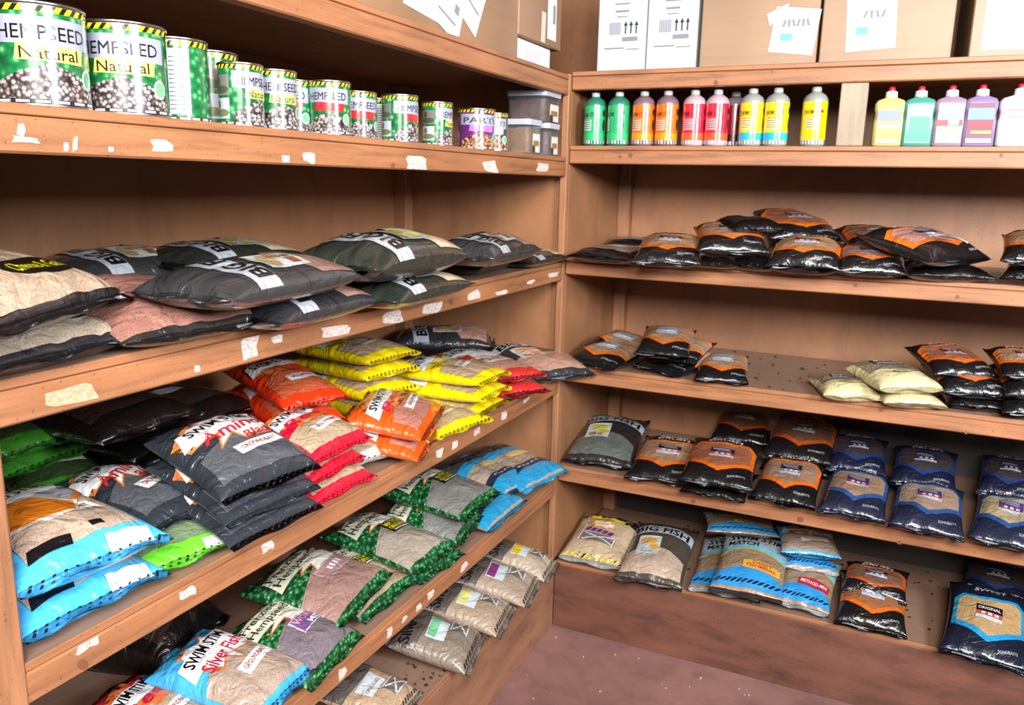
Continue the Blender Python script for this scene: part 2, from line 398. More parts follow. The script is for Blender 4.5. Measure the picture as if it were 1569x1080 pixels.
def d_swim(seed, c, win, word, wordc=(196, 40, 56), tickc=INK, W=.215, L=.30, T=.052, burst=(240, 238, 236), line2=None, trim=None, strip=False, big=None, open_=False):
    d = Design(W, L, T, film(c), seed=seed)
    d.pan('bait_window', [(-.104, .010), (.104, .010), (.105, .180), (.0, .20), (-.105, .135)] if open_ else [(-.094, .024), (.094, .024), (.094, .150), (.0, .165), (-.094, .120)], fill(win), 1)
    d.pan('burst_outline', star(.005, .200, .106, .056, 11, .2, .80, seed), film(trim or (206, 120, 60)), 2)
    d.pan('burst', star(.005, .200, .092, .047, 11, .2, .80, seed), film(burst), 3)
    a = d.pan('title_panel', [(-.098, .168), (.070, .196), (.092, .262), (-.090, .226)], film((232, 232, 234)), 4)
    d.txt('SWIM STIM', -.006, .222, .030, INK, .150, 5, rot=.19, bold=.05, shear=.15, par=a)
    if word: d.txt(word, .0, .176, .036, film(wordc), .150, 5, rot=.20, bold=.04, shear=.2)
    if line2: d.txt(line2, .045, .142, .026, film(wordc), .075, 5, rot=.2, bold=.04, shear=.2)
    b = d.pan('label', rect(.020, .098, .105, .034, .12), film((236, 234, 228)), 3)
    d.txt('GROUNDBAIT', .020, .099, .013, film((150, 30, 50)), .085, 4, rot=.12, par=b)
    ticks(d, -.004, 13, .005, .010, tickc); ticks(d, .290, 13, .005, .008, tickc)
    if strip: d.pan('bar_strip', rect(.062, .004, .075, .022), film((226, 226, 230)), 3)
    if big:
        q = d.pan('picture_outline', [(-.122, .082), (.03, .078), (.062, .13), (.012, .185), (-.122, .18)], film((230, 224, 216)), 5)
        d.pan('picture_panel', [(-.122, .088), (.028, .084), (.055, .13), (.008, .178), (-.122, .174)], film(big), 6, q)
        d.pan('dark_blocks', [rect(-.055, .028, .07, .018, 0, .004), rect(.03, .038, .022, .010)], INK, 3)
    return d
GREENDOT = dots('green_seed_print', [(.0, (150, 205, 150)), (.28, (60, 140, 80)), (.5, (22, 84, 46)), (.8, (10, 50, 26))], 95)
def d_frenzied(seed, win, kind, stick=(150, 120, 160), W=.215, L=.30, T=.056):
    d = Design(W, L, T, GREENDOT, seed=seed)
    d.pan('bait_window', [(-.105, .010), (.105, .010), (.106, .160), (.02, .190), (-.106, .125)], fill(win), 1)
    d.pan('burst_outline', star(.03, .212, .098, .046, 9, .1, .8, seed), film((210, 110, 50)), 2)
    d.pan('burst', star(.03, .212, .084, .038, 9, .1, .8, seed), film((236, 230, 220)), 3)
    a = d.pan('title_panel', [(-.096, .195), (.045, .205), (.062, .275), (-.086, .268)], film((214, 210, 186)), 4)
    d.txt('Frenzied', -.022, .256, .023, film((22, 50, 46)), .118, 5, rot=.05, bold=.03, par=a)
    d.txt('Hempseed', -.018, .222, .032, film((22, 50, 46)), .135, 5, rot=.06, bold=.03, par=a)
    if kind == 'match':
        b = d.pan('label', [(-.02, .120), (.085, .128), (.088, .186), (-.012, .180)], film((22, 24, 26)), 4)
        d.txt('MATCH', .034, .167, .020, film((232, 214, 40)), .078, 5, rot=.06, bold=.05, par=b)
        d.txt('ORIGINAL', .034, .146, .017, film((232, 214, 40)), .086, 5, rot=.06, bold=.05, par=b)
        d.pan('label_print', rect(.034, .131, .078, .005, .05), INKW, 5, b)
    elif kind == 'worm':
        b = d.pan('label', rect(.035, .135, .108, .058, .12), film((206, 190, 214)), 3)
        d.pan('label_print', rect(.035, .135, .100, .050, .12), film(stick), 4, b)
        d.txt('WORM', .028, .146, .022, film((226, 150, 190)), .082, 5, rot=.12, bold=.05, par=b)
        d.txt('MIX', .048, .122, .019, INKW, .055, 5, rot=.12, bold=.04, par=b)
    else:
        b = d.pan('label', rect(.03, .135, .112, .056, .12), film((198, 172, 170)), 3)
        d.pan('label_print', rect(.03, .135, .104, .048, .12), film(stick), 4, b)
        d.pan('label_print', [rect(.012+.012*i, .133+.0015*i, .007, .018, .12) for i in range(4)], INKW, 5, b)
    d.pan('hemp_trim', [(-.105, -.004), (.105, -.004), (.105, .016), (-.105, .012)], GREENDOT, 2)
    return d
def d_silver(seed, word, stick, stickc, win=(176, 154, 132), W=.205, L=.27, T=.054, logo=True):
    d = Design(W, L, T, fill(win), seed=seed, seal=film((150, 140, 126)))
    d.pan('title_band', wave(-.10, .10, .185, .262, -.01, .0), film((96, 88, 84)), 1)
    if word: d.txt(word, -.045, .228, .036, INK, .10, 3, bold=.04, rot=.02)
    d.pan('red_tab', rect(.055, .232, .045, .013, .03), film((110, 24, 40)), 2)
    a = d.pan('label', rect(-.012, .138, .095, .066, .05), film((212, 222, 228)), 3)
    d.pan('label_print', rect(-.012, .152, .085, .030, .05), film(stickc), 4, a)
    if stick: d.txt(stick, -.012, .130, .014, film((150, 40, 60)), .08, 4, rot=.05, par=a)
    for r_, o in ((.9, (60, 58, 58)), ):
        b = d.pan('emblem', rect(.045, .072, .085, .052, .05), film((118, 112, 108)), 2)
        d.pan('emblem_lines', [rect(.045, .072, .085, .006, .6), rect(.045, .072, .085, .006, -.5), rect(.045, .100, .085, .004, .05), rect(.045, .045, .085, .004, .05)], film((222, 222, 220)), 3, b)
    ticks(d, .010, 13, .007, .010, INK)
    return d
def d_lake(seed, W=.21, L=.29, T=.052):
    d = Design(W, L, T, fill((176, 158, 140)), seed=seed, seal=film((40, 140, 184)))
    d.pan('title_band', wave(-.104, .104, .200, .289, .012, 0), film((70, 74, 78)), 1)
    d.txt('MATCH', -.01, .258, .028, INK, .12, 3, bold=.05); d.txt('LAKE', .02, .226, .026, INK, .09, 3, bold=.05)
    d.pan('blue_wave', wave(-.104, .104, .158, .205, .022, .012), film((40, 150, 200)), 2)
    d.pan('flavour_oval', oval(.035, .155, .052, .017, 18, -.1), film((224, 186, 110)), 3)
    d.pan('dark_strip', wave(-.104, .104, .046, .076, .018, .018), film((34, 44, 66)), 2)
    d.pan('strip_print', [rect(-.04+.02*i, .078, .013, .008) for i in range(5)], INKG, 3)
    d.pan('blue_base', wave(-.104, .104, .0, .046, 0, .018), film((36, 146, 196)), 1)
    return d
def d_cream(seed, W=.18, L=.20, T=.05):
    d = Design(W, L, T, film((208, 196, 150), .5, .3), seed=seed)
    d.pan('bait_window', [(-.08, .085), (-.03, .078), (.01, .066), (.08, .07), (.078, .19), (-.078, .19)], fill((150, 134, 112)), 1)
    a = d.pan('label', rect(0, .138, .092, .040), film((48, 50, 52)), 2)
    d.txt('BREAM', 0, .146, .014, INKW, .075, 3, par=a); d.pan('label_print', rect(0, .126, .08, .005), INKW, 3, a)
    b = d.pan('logo_ring', oval(.005, .052, .036, .010), film((60, 58, 50)), 2); d.pan('logo_ring_centre', oval(.005, .052, .032, .0075), film((214, 204, 160)), 3, b)
    d.txt('SONUBAITS', .005, .052, .007, INK, .05, 4, par=b)
    return d
def d_stim_match(seed, label, labc, lett, W=.205, L=.27, T=.052):
    d = Design(W, L, T, fill((160, 134, 108)), seed=seed, seal=film((196, 200, 206), .18, 1))
    d.pan('title_band', wave(-.10, .10, .150, .250, .030, .0), film((150, 162, 168)), 1)
    d.pan('blue_wave', wave(-.10, .10, .137, .155, .030, .030), film((96, 190, 214)), 2)
    d.pan('gold_line', wave(-.10, .10, .130, .138, .030, .030), film((206, 150, 40)), 2)
    d.txt('SWIM STIM', .004, .222, .026, INK, .17, 3, bold=.05, shear=.15, arc=.006); d.txt('MATCH', -.035, .190, .022, INK, .095, 3, bold=.05, shear=.1, rot=.05)
    d.pan('blue_base', wave(-.10, .10, .008, .046, 0, .034), film((50, 150, 220)), 1)
    a = d.pan('label', [(-.022, .072), (.088, .064), (.090, .096), (.03, .112), (-.024, .103)], film(labc), 3)
    ls = label.split(' ')
    if len(ls) > 1:
        d.txt(ls[0], .034, .096, .013, film(lett), .06, 4, par=a, rot=-.05); d.txt(ls[1], .034, .081, .013, film(lett), .09, 4, par=a, rot=-.05)
    else: d.txt(label, .034, .087, .015, film(lett), .095, 4, par=a, rot=-.08)
    ticks(d, .026, 12, .009, .012, INK, sk=.007)
    return d
def d_pellet(seed, W=.205, L=.26, T=.056):
    d = Design(W, L, T, fill((196, 172, 142)), seed=seed, seal=film((200, 200, 196), .2, 1))
    d.pan('dark_top', wave(-.10, .10, .205, .258, 0, 0), dots('black_yellow_print', [(.0, (230, 220, 60)), (.35, (200, 190, 90)), (.42, (30, 28, 26)), (.8, (20, 20, 20))], 60), 1)
    d.pan('yellow_print', wave(-.06, .06, .200, .222, .004, -.004), film((224, 206, 40)), 3)
    d.pan('bait_picture', star(-.01, .172, .062, .042, 8, .3, .55, 3), film((206, 132, 60)), 2); d.pan('bait_picture', star(-.005, .170, .048, .032, 8, .3, .5, 3), film((236, 214, 180)), 3)
    d.pan('purple_print', [rect(-.045+.02*i, .130-.002*i, .015, .022, 0, .003) for i in range(5)], film((110, 40, 140)), 4)
    d.pan('emblem', rect(.0, .085, .12, .045), film((120, 112, 112)), 2); d.pan('emblem_lines', [rect(0, .085, .11, .005, .35), rect(0, .085, .11, .005, -.35), rect(-.062, .112, .004, .10), rect(.055, .08, .004, .05)], film((232, 232, 232)), 3)
    d.pan('yellow_marks', [rect(-.08+.02*i, .008, .010, .012, 0, .006) for i in range(9)], film((222, 214, 60)), 2); ticks(d, .008, 9, .007, .012, INK, -.072, .108, .006)
    return d
def d_oval(seed, filmc, win, textw, textc, W=.25, L=.29, T=.07, dark=None):
    d = Design(W, L, T, film(filmc), seed=seed)
    d.pan('bait_window', [(-.124, .006), (.124, .006), (.118, .12), (.09, .24), (-.09, .24), (-.118, .12)], fill(win), 1)
    a = d.pan('flavour_oval', oval(.045, .068, .066, .028, 20, .05), film((20, 20, 16)), 2)
    if textw: d.txt(textw, .045, .068, .024, film(textc), .105, 3, par=a, rot=.05)
    d.pan('bar_strip', [rect(.07, -.006, .03, .012), rect(.102, -.006, .018, .012)], film((170, 172, 180)), 2)
    return d
def d_plain(seed, filmc, win, W=.22, L=.27, T=.055):
    d = Design(W, L, T, film(filmc), seed=seed)
    d.pan('bait_window', [(-.092, .04), (.092, .04), (.085, .2), (0, .22), (-.085, .2)], fill(win), 1)
    d.pan('label', rect(0, .135, .07, .03, .1), film((200, 204, 210)), 2)
    d.pan('bar_strip', rect(.03, -.005, .09, .008), film((170, 172, 180)), 2)
    return d

ORG = (226, 108, 26); BLK = (20, 20, 23); NAVY = (30, 37, 58); BLU = (46, 84, 146); SKY = (36, 150, 206)
DES = {
 'or_tan': d_shield(1, BLK, ORG, (150, 118, 92), 'SUPER CRUSH', ''), 'or_tan2': d_shield(2, BLK, ORG, (142, 112, 92), 'SUPER CRUSH', '', pinkc=(150, 130, 150)),
 'or_brown': d_shield(3, BLK, ORG, (140, 86, 62), 'SUPER CRUSH', '', (36, 30, 60), (200, 70, 60)), 'or_pink': d_shield(4, BLK, ORG, (160, 118, 112), 'SUPER CRUSH', '', pinkc=(176, 150, 176)),
 'or_taped': d_shield(51, BLK, ORG, (166, 118, 112), 'SUPER CRUSH', '', pinkc=(176, 150, 176), tape=True),
 'or_dark': d_shield(5, BLK, (190, 84, 30), (104, 74, 58), 'SUPER CRUSH', '', (34, 34, 46), (120, 100, 120)), 'or_chunky': d_shield(6, BLK, ORG, (142, 92, 62), 'SUPER CRUSH', 'CHUNKY FISH', (20, 20, 30), (176, 160, 206)),
 'or_small': d_shield(7, BLK, ORG, (150, 116, 90), 'SUPER CRUSH', '', (150, 160, 172), (196, 204, 212), W=.17, L=.22, T=.05),
 'bl_a': d_shield(8, NAVY, BLU, (146, 118, 96), 'SUPER CRUSH', '', (34, 44, 110), (180, 50, 50)), 'bl_b': d_shield(9, NAVY, BLU, (150, 126, 108), 'SUPER CRUSH', '', (60, 60, 130), (190, 60, 60)),
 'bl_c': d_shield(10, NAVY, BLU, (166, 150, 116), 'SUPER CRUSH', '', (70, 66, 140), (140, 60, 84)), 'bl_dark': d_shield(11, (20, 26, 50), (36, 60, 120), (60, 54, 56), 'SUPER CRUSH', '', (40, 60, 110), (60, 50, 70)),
 'sky': d_shield(12, (20, 30, 48), SKY, (172, 142, 100), 'SWEET', 'ORIGINAL', (20, 20, 30), (200, 90, 70), W=.225, L=.27),
 'bf_grey': d_bigfish(13, (98, 104, 100), (40, 36, 36), ((190, 186, 60), (176, 110, 70))), 'bf_tan': d_bigfish(14, (196, 172, 152), (74, 68, 60), ((214, 160, 80), (170, 180, 200))),
 'bf_pink': d_bigfish(15, (182, 140, 122), (46, 46, 50), ((216, 150, 110), (230, 120, 60))), 'bf_cream': d_bigfish(16, (206, 190, 156), (40, 46, 40), ((200, 190, 90), (220, 200, 80))),
 'bf_char': d_bigfish(17, (150, 116, 104), (50, 52, 54), ((180, 150, 110), (150, 90, 60))),
 'sw_black': d_swim(18, (44, 50, 58), (84, 88, 94), 'Amino', (190, 40, 50), film((30, 34, 40)), T=.060, line2='Black'), 'sw_red': d_swim(19, (214, 22, 50), (184, 160, 132), 'Red', (196, 20, 60), burst=(230, 110, 60), T=.05),
 'sw_orange': d_swim(20, (240, 88, 24), (190, 124, 108), 'Red', (214, 50, 90), burst=(240, 150, 90)), 'sw_deep': d_swim(21, (226, 52, 16), (196, 92, 60), '', (120, 30, 20), burst=(226, 70, 30), T=.045),
 'sw_yellow': d_swim(22, (240, 214, 10), (186, 160, 128), '', (60, 60, 60), burst=(236, 226, 130), T=.042, trim=(220, 190, 20)), 'sw_sky': d_swim(23, (70, 176, 236), (178, 156, 140), 'Silver Fish', (200, 30, 70), burst=(236, 236, 238), open_=True),
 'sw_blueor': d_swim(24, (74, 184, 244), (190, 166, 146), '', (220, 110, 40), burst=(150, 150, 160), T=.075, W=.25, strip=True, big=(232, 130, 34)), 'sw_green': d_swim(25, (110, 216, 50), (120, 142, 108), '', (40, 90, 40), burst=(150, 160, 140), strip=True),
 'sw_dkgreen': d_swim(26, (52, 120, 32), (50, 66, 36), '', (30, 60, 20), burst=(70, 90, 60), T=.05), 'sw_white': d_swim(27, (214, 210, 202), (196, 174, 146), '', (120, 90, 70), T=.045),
 'sw_crimson': d_swim(28, (206, 44, 44), (190, 140, 120), '', (150, 20, 30), T=.045),
 'fr_pink': d_frenzied(29, (160, 126, 116), 'pink', (170, 130, 132)), 'fr_worm': d_frenzied(30, (122, 110, 118), 'worm', (112, 80, 130)), 'fr_tan': d_frenzied(31, (178, 154, 128), 'match'),
 'fr_match': d_frenzied(32, (164, 152, 140), 'match'), 'fr_match2': d_frenzied(33, (126, 126, 122), 'match'),
 'si_green': d_silver(34, 'Silver', '', (120, 196, 150), (140, 126, 112)), 'si_yel': d_silver(35, 'Silver', '', (226, 220, 130)), 'si_pur': d_silver(36, 'Silver', '', (140, 60, 130), (178, 158, 140)),
 'si_gold': d_silver(37, 'Silver', '', (224, 190, 40), (190, 172, 150)), 'si_canal': d_silver(38, '', 'CANAL & LAKE', (206, 214, 224), (190, 160, 130)),
 'lake': d_lake(39), 'lake2': d_lake(40), 'cream': d_cream(41), 'cream2': d_cream(42),
 'match_fm': d_stim_match(43, 'SWEET FISHMEAL', (238, 176, 66), (190, 60, 60)), 'match_mm': d_stim_match(44, 'METHOD-MIX', (186, 40, 56), (240, 236, 236)),
 'pellet': d_pellet(45), 'cheese': d_oval(46, (34, 32, 34), (196, 168, 144), 'Cheese & Garlic', (236, 226, 30)), 'tan_oval': d_oval(47, (36, 38, 42), (184, 166, 146), '', (0, 0, 0), T=.055),
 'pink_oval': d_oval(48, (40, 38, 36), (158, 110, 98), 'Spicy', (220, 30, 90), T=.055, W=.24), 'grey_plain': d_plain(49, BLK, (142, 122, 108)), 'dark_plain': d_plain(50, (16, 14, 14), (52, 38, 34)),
}
def put(key, name, M_, label, cat='bait bag', group=None):
    d = DES[key]; o = empty(name); o.matrix_world = M_; obs = []
    for nm, me, par in d.parts:
        c = bpy.data.objects.new(nm, me); COL.objects.link(c); c.parent = o if par is None else obs[par]; obs.append(c)
    tag(o, label, cat, group); return o
RD = random.Random(5)
def bag(key, fl, fr, z, label, bk=None, L=None, dz=0, T=None, layers=0, lay=None, yaw=0, name='bait_bag', roll=0):
    """front edge of a bag runs between the two photo points fl and fr at height z on its shelf; bk is the middle of its far edge, dz higher"""
    d = DES[key]; th = T or d.T
    for _ in range(40):                    # a bag may hang over the shelf edge only a little
        a = at_z(*fl, z); b = at_z(*fr, z); mid = (a+b)/2; wv = b-a
        if mid.y > -.1 or mid.x < .028 or z-d.edge*th < ZSHELF+.001: break
        z -= .003
    if layers: lay = max(.02, min(lay or th*.8, (z-d.edge*th-ZSHELF-.001)/layers))
    if bk: v = at_z(*bk, z+dz)-mid; v.z = 0; ln = v.length
    else: v = Vector((-wv.y, wv.x, 0)); ln = L or d.L
    if L: ln = L
    ln = min(1.2*d.L, max(.55*d.L, ln)); v.normalize(); v = Matrix.Rotation(yaw, 3, 'Z') @ v; uu = Vector((v.y, -v.x, 0)); wid = min(1.25*d.W, max(.72*d.W, abs(wv.dot(uu))))
    pit = math.atan2(dz, ln)
    R = Matrix((uu, v, Vector((0, 0, 1)))).transposed().to_4x4() @ Matrix.Rotation(pit, 4, 'X') @ Matrix.Rotation(roll, 4, 'Y')
    Sc = Matrix.Diagonal((wid/d.W, ln/d.L, th/d.T, 1))
    put(key, name, Matrix.Translation((mid.x, mid.y, z-d.edge*th)) @ R @ Sc, label + (', topmost' if layers else ''))
    for i in range(layers):
        dd = (lay or th*.8)*(i+1); j = Vector((RD.uniform(-.012, .004), RD.uniform(-.012, .012), 0))
        put(key, name, Matrix.Translation((mid.x+j.x, mid.y+j.y, z-d.edge*th-dd)) @ Matrix.Rotation(RD.uniform(-.06, .06), 4, 'Z') @ R @ Matrix.Diagonal((wid/d.W, ln/d.L, (lay or th*.8)*1.12/d.T, 1)),
            '%s, %s down its stack' % (label, ('second', 'third', 'fourth', 'fifth')[i]))

# ---- back run, shelf below the bottles
z = ZSHELF = ZR['R3']
bag('grey_plain', (869, 391), (964, 399), z+.015, 'black bag with grey-brown window, leftmost on the shelf below the bottles', L=.24, T=.045)
bag('grey_plain', (918, 377), (1045, 381), z+.015, 'dark bag lying behind, at the left end of the shelf below the bottles', L=.2, T=.045)
bag('or_tan', (968, 400), (1075, 405), z+.018, 'orange-trimmed black bag second from the corner, below the green bottles', L=.24, dz=.05)
bag('dark_plain', (1058, 403), (1112, 407), z+.012, 'narrow black bag end beside the second orange-trimmed bag below the bottles', L=.2, T=.035)
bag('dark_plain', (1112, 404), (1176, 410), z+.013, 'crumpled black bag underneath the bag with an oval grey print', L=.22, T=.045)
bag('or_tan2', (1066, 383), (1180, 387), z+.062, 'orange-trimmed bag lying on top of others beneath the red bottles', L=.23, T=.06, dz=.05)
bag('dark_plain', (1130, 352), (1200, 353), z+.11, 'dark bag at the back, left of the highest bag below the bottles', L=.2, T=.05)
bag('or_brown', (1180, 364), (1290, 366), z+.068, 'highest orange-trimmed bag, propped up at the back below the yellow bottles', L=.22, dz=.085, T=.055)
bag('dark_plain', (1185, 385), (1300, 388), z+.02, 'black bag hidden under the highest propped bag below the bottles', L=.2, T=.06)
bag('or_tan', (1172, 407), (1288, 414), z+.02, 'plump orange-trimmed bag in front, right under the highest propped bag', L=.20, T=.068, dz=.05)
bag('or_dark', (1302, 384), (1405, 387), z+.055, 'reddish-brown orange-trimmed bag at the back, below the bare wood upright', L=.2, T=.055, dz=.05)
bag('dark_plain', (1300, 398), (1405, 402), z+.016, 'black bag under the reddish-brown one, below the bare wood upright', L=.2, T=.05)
bag('or_pink', (1280, 415), (1392, 421), z+.016, 'flat orange-trimmed bag in front with a dark label, below the yellow jug', L=.2, T=.05, dz=.05)
bag('or_taped', (1412, 402), (1528, 396), z+.058, 'orange-trimmed bag with white tape crossed over it, below the jugs', L=.22, T=.062, dz=.05)
bag('dark_plain', (1388, 421), (1530, 427), z+.015, 'black bag underneath the taped one, with a white strip along its edge', L=.23, T=.045)
bag('or_tan2', (1532, 425), (1640, 433), z+.018, 'orange-trimmed bag cut off by the right edge, below the last jug', L=.23, T=.052, dz=.05)
bag('or_tan', (1535, 398), (1640, 404), z+.066, 'black bag on top of the stack at the right edge below the last jug', L=.22, T=.052, dz=.05)

# ---- back run, half-empty shelf
z = ZSHELF = ZR['R4']
bag('or_small', (868, 551), (944, 566), z+.016, 'small orange-trimmed bag nearest the corner on the half-empty shelf', L=.18, T=.05, dz=.03)
bag('or_small', (893, 534), (966, 549), z+.036, 'small orange-trimmed bag leaning behind the corner one on the half-empty shelf', L=.17, T=.045, roll=.12, dz=.03)
bag('or_small', (968, 559), (1050, 575), z+.015, 'bottom bag of the small black stack on the half-empty shelf', L=.2, T=.045, yaw=-.1, dz=.03)
bag('or_small', (985, 551), (1072, 556), z+.048, 'middle bag of the small black stack, turned to the right', L=.2, T=.042, yaw=-.35, dz=.03)
bag('or_small', (972, 540), (1056, 549), z+.085, 'top bag of the small black stack, its orange shield facing up', bk=(1032, 499), dz=.03, T=.048)
bag('or_small', (1066, 569), (1148, 599), z+.013, 'single small orange-trimmed bag lying askew on the half-empty shelf', bk=(1108, 545), T=.04, dz=.03)
bag('cream', (1261, 606), (1355, 611), z+.015, 'leftmost cream bag on the half-empty shelf', L=.17, T=.05)
bag('cream', (1354, 618), (1452, 623), z+.014, 'squashed cream bag underneath the cream bag with the dark label', L=.19, T=.042)
bag('cream2', (1348, 596), (1447, 596), z+.055, 'cream bag with dark label lying on another cream bag', L=.2, T=.055, dz=.01)
bag('dark_plain', (1450, 620), (1556, 630), z+.014, 'lowest black bag of the pile right of the cream bags', L=.21, T=.04)
bag('or_pink', (1440, 601), (1552, 609), z+.048, 'orange-trimmed bag with a white label, middle of the pile right of the cream bags', L=.21, T=.052, dz=.03)
bag('or_brown', (1430, 573), (1532, 577), z+.088, 'brown orange-trimmed bag on top of the pile right of the cream bags', L=.21, T=.05, dz=.03)
bag('or_tan', (1535, 632), (1640, 642), z+.016, 'lowest bag of the pile at the right edge of the half-empty shelf', L=.21, T=.05, dz=.03)
bag('or_tan2', (1540, 604), (1640, 612), z+.062, 'middle bag of the pile at the right edge of the half-empty shelf', L=.21, T=.05, dz=.03)
bag('or_tan', (1535, 575), (1640, 583), z+.105, 'topmost bag of the pile at the right edge of the half-empty shelf', L=.2, T=.045, dz=.03)

# ---- back run, orange then blue bags
z = ZSHELF = ZR['R5']
bag('bf_grey', (866, 699), (968, 719), z+.02, 'dark grey-banded bag with grey contents in the corner, left of the orange-trimmed row', bk=(950, 640), dz=.045, T=.066)
bag('or_dark', (1088, 671), (1180, 682), z+.05, 'dark brown bag at the back, behind the widest orange-edged bag', bk=(1148, 622), dz=.05, T=.05)
bag('or_tan', (958, 727), (1066, 744), z+.018, 'orange-edged bag right beside the dark grey-banded corner bag', bk=(1042, 668), dz=.03)
bag('dark_plain', (1042, 750), (1142, 768), z+.013, 'black bag end sticking out under the widest orange-edged bag', L=.24, T=.04)
bag('or_brown', (1037, 736), (1154, 748), z+.055, 'widest orange-edged bag with red and white label, third from the corner', bk=(1122, 664), dz=.03)
bag('or_dark', (1168, 694), (1274, 711), z+.07, 'brown orange-edged bag raised at the back, above the fourth front bag', bk=(1245, 640), dz=.05)
bag('dark_plain', (1165, 715), (1270, 730), z+.02, 'black bag under the raised brown bag at the back', L=.2, T=.06)
bag('or_tan2', (1148, 760), (1250, 778), z+.022, 'orange-edged bag in front, beside the first blue-edged bag', bk=(1222, 706), dz=.03, T=.06)
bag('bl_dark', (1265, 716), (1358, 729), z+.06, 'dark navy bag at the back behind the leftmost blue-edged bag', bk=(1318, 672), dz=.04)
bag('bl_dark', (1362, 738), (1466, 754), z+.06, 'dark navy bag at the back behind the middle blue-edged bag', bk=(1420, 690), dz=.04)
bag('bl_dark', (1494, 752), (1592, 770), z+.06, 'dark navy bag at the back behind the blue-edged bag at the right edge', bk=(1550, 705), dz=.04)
bag('bl_a', (1252, 779), (1357, 800), z+.022, 'leftmost blue-edged bag in the front row', bk=(1322, 722), dz=.02, T=.062)
bag('bl_b', (1360, 803), (1478, 824), z+.022, 'middle blue-edged bag in the front row', bk=(1425, 741), dz=.02, T=.062)
bag('bl_c', (1482, 822), (1602, 848), z+.022, 'blue-edged bag in the front row cut off by the right edge', bk=(1552, 757), dz=.02, T=.062)

# ---- back run, bags on the plinth
z = ZSHELF = ZR['R6']
bag('pellet', (854, 853), (956, 866), z+.02, 'clear bag with purple and yellow print in the floor-level corner', bk=(940, 796), dz=.05, T=.06)
bag('bf_tan', (942, 882), (1046, 901), z+.02, 'grey-banded bag with pale contents and a picture sticker on the plinth', bk=(1024, 808), dz=.05, T=.064)
bag('match_fm', (1056, 895), (1165, 922), z+.014, 'silver and tan bag underneath the orange-labelled bag on the plinth', bk=(1128, 830), dz=.03, T=.042)
bag('match_mm', (1176, 920), (1272, 938), z+.018, 'tan bag with red label on the plinth, right of the orange-labelled one', bk=(1248, 856), dz=.04)
bag('match_fm', (1086, 900), (1200, 918), z+.060, 'blue and tan bag with an orange label on the plinth', bk=(1162, 824), dz=.04)
bag('match_mm', (1196, 868), (1286, 880), z+.075, 'blue bag lying flat above the red-labelled bag', L=.2, T=.045)
bag('match_fm', (1082, 812), (1196, 826), z+.140, 'crumpled silver bag on top of the orange-labelled stack', L=.16, T=.035, yaw=.1)
bag('sw_sky', (1196, 846), (1290, 857), z+.125, 'sky-blue bag topmost at the back of the silver and blue pile', L=.2, T=.045)
bag('or_dark', (1288, 905), (1390, 922), z+.065, 'black orange-trimmed bag lying behind the brown one on the plinth', bk=(1345, 868), dz=.03, T=.045)
bag('or_chunky', (1279, 951), (1390, 972), z+.02, 'brown bag with orange border standing alone in the middle of the plinth', bk=(1338, 884), dz=.04, T=.058)
bag('bl_dark', (1470, 915), (1580, 925), z+.06, 'dark bag behind the bright sky-blue bordered bag on the plinth', bk=(1530, 866), dz=.02, T=.05)
bag('sky', (1438, 998), (1580, 1022), z+.03, 'tan bag with bright sky-blue border at the lower right corner', bk=(1518, 893), dz=.05, T=.062)

# ---- left run, shelf below the tins
z = ZSHELF = ZL['L3']
def bagc(key, c, z_, label, yaw, W=None, L=None, T=None, pitch=0, roll=0):
    d = DES[key]; p = at_z(*c, z_+(T or d.T)*.5); th = T or d.T; ln = L or d.L
    R = Matrix.Rotation(yaw, 4, 'Z') @ Matrix.Rotation(pitch, 4, 'X') @ Matrix.Rotation(roll, 4, 'Y')
    put(key, 'bait_bag', Matrix.Translation((p.x, p.y, z_)) @ R @ Matrix.Diagonal(((W or d.W)/d.W, ln/d.L, th/d.T, 1)) @ Matrix.Translation((0, -d.L/2, 0)), label)
bag('tan_oval', (-45, 574), (220, 513), z+.018, 'lower tan bag in front at the left edge, under the one with yellow lettering', L=.27, T=.058, dz=.02)
bag('cheese', (-62, 519), (196, 447), z+.075, 'tan bag with yellow lettering on a black oval, top left bag pile', L=.27, T=.07, dz=.05)
bag('pink_oval', (186, 529), (408, 489), z+.018, 'black bag with pink window and red oval, in front below the tins', L=.25, T=.058, dz=.04)
bagc('bf_char', (185, 408), z+.02, 'dark bag in shadow at the back left below the tins', PI*.98, T=.07)
bagc('bf_cream', (335, 388), z+.045, 'cream and black bag at the back against the wall below the tins', PI*1.0, T=.055, L=.33)
bagc('bf_pink', (440, 462), z+.002, 'black bag with pinkish contents under the long charcoal bag', PI*1.02, T=.055, L=.28, W=.2)
bagc('bf_char', (395, 425), z+.055, 'long charcoal bag with pale grey tip, lying on the front pile below the tins', PI*1.03, T=.06, L=.34, W=.175)
bagc('bf_cream', (610, 437), z+.002, 'bag with cream contents and yellow flecks, in front under the rolled charcoal bag', PI*1.02, T=.055, L=.32, W=.19)
bagc('bf_pink', (720, 398), z+.002, 'pink-windowed bag in front, near the corner below the tins', PI*1.03, T=.05, L=.34, W=.2)
bagc('bf_cream', (795, 392), z+.003, 'pale tan flat bag right in the corner end below the tins', PI*1.0, T=.045, L=.26, W=.22)
bagc('bf_cream', (590, 388), z+.058, 'plump dark green-black bag with grey band and cream end, lying on top', PI*1.02, T=.078, L=.36, W=.2)
bagc('bf_char', (650, 352), z+.04, 'flat grey-banded bag at the back against the wall batten below the tins', PI*.98, T=.05, L=.30, W=.22)
bagc('bf_char', (745, 380), z+.045, 'charcoal bag with blue-grey tip and pink end, near the corner batten', PI*1.02, T=.065, L=.32, W=.18)

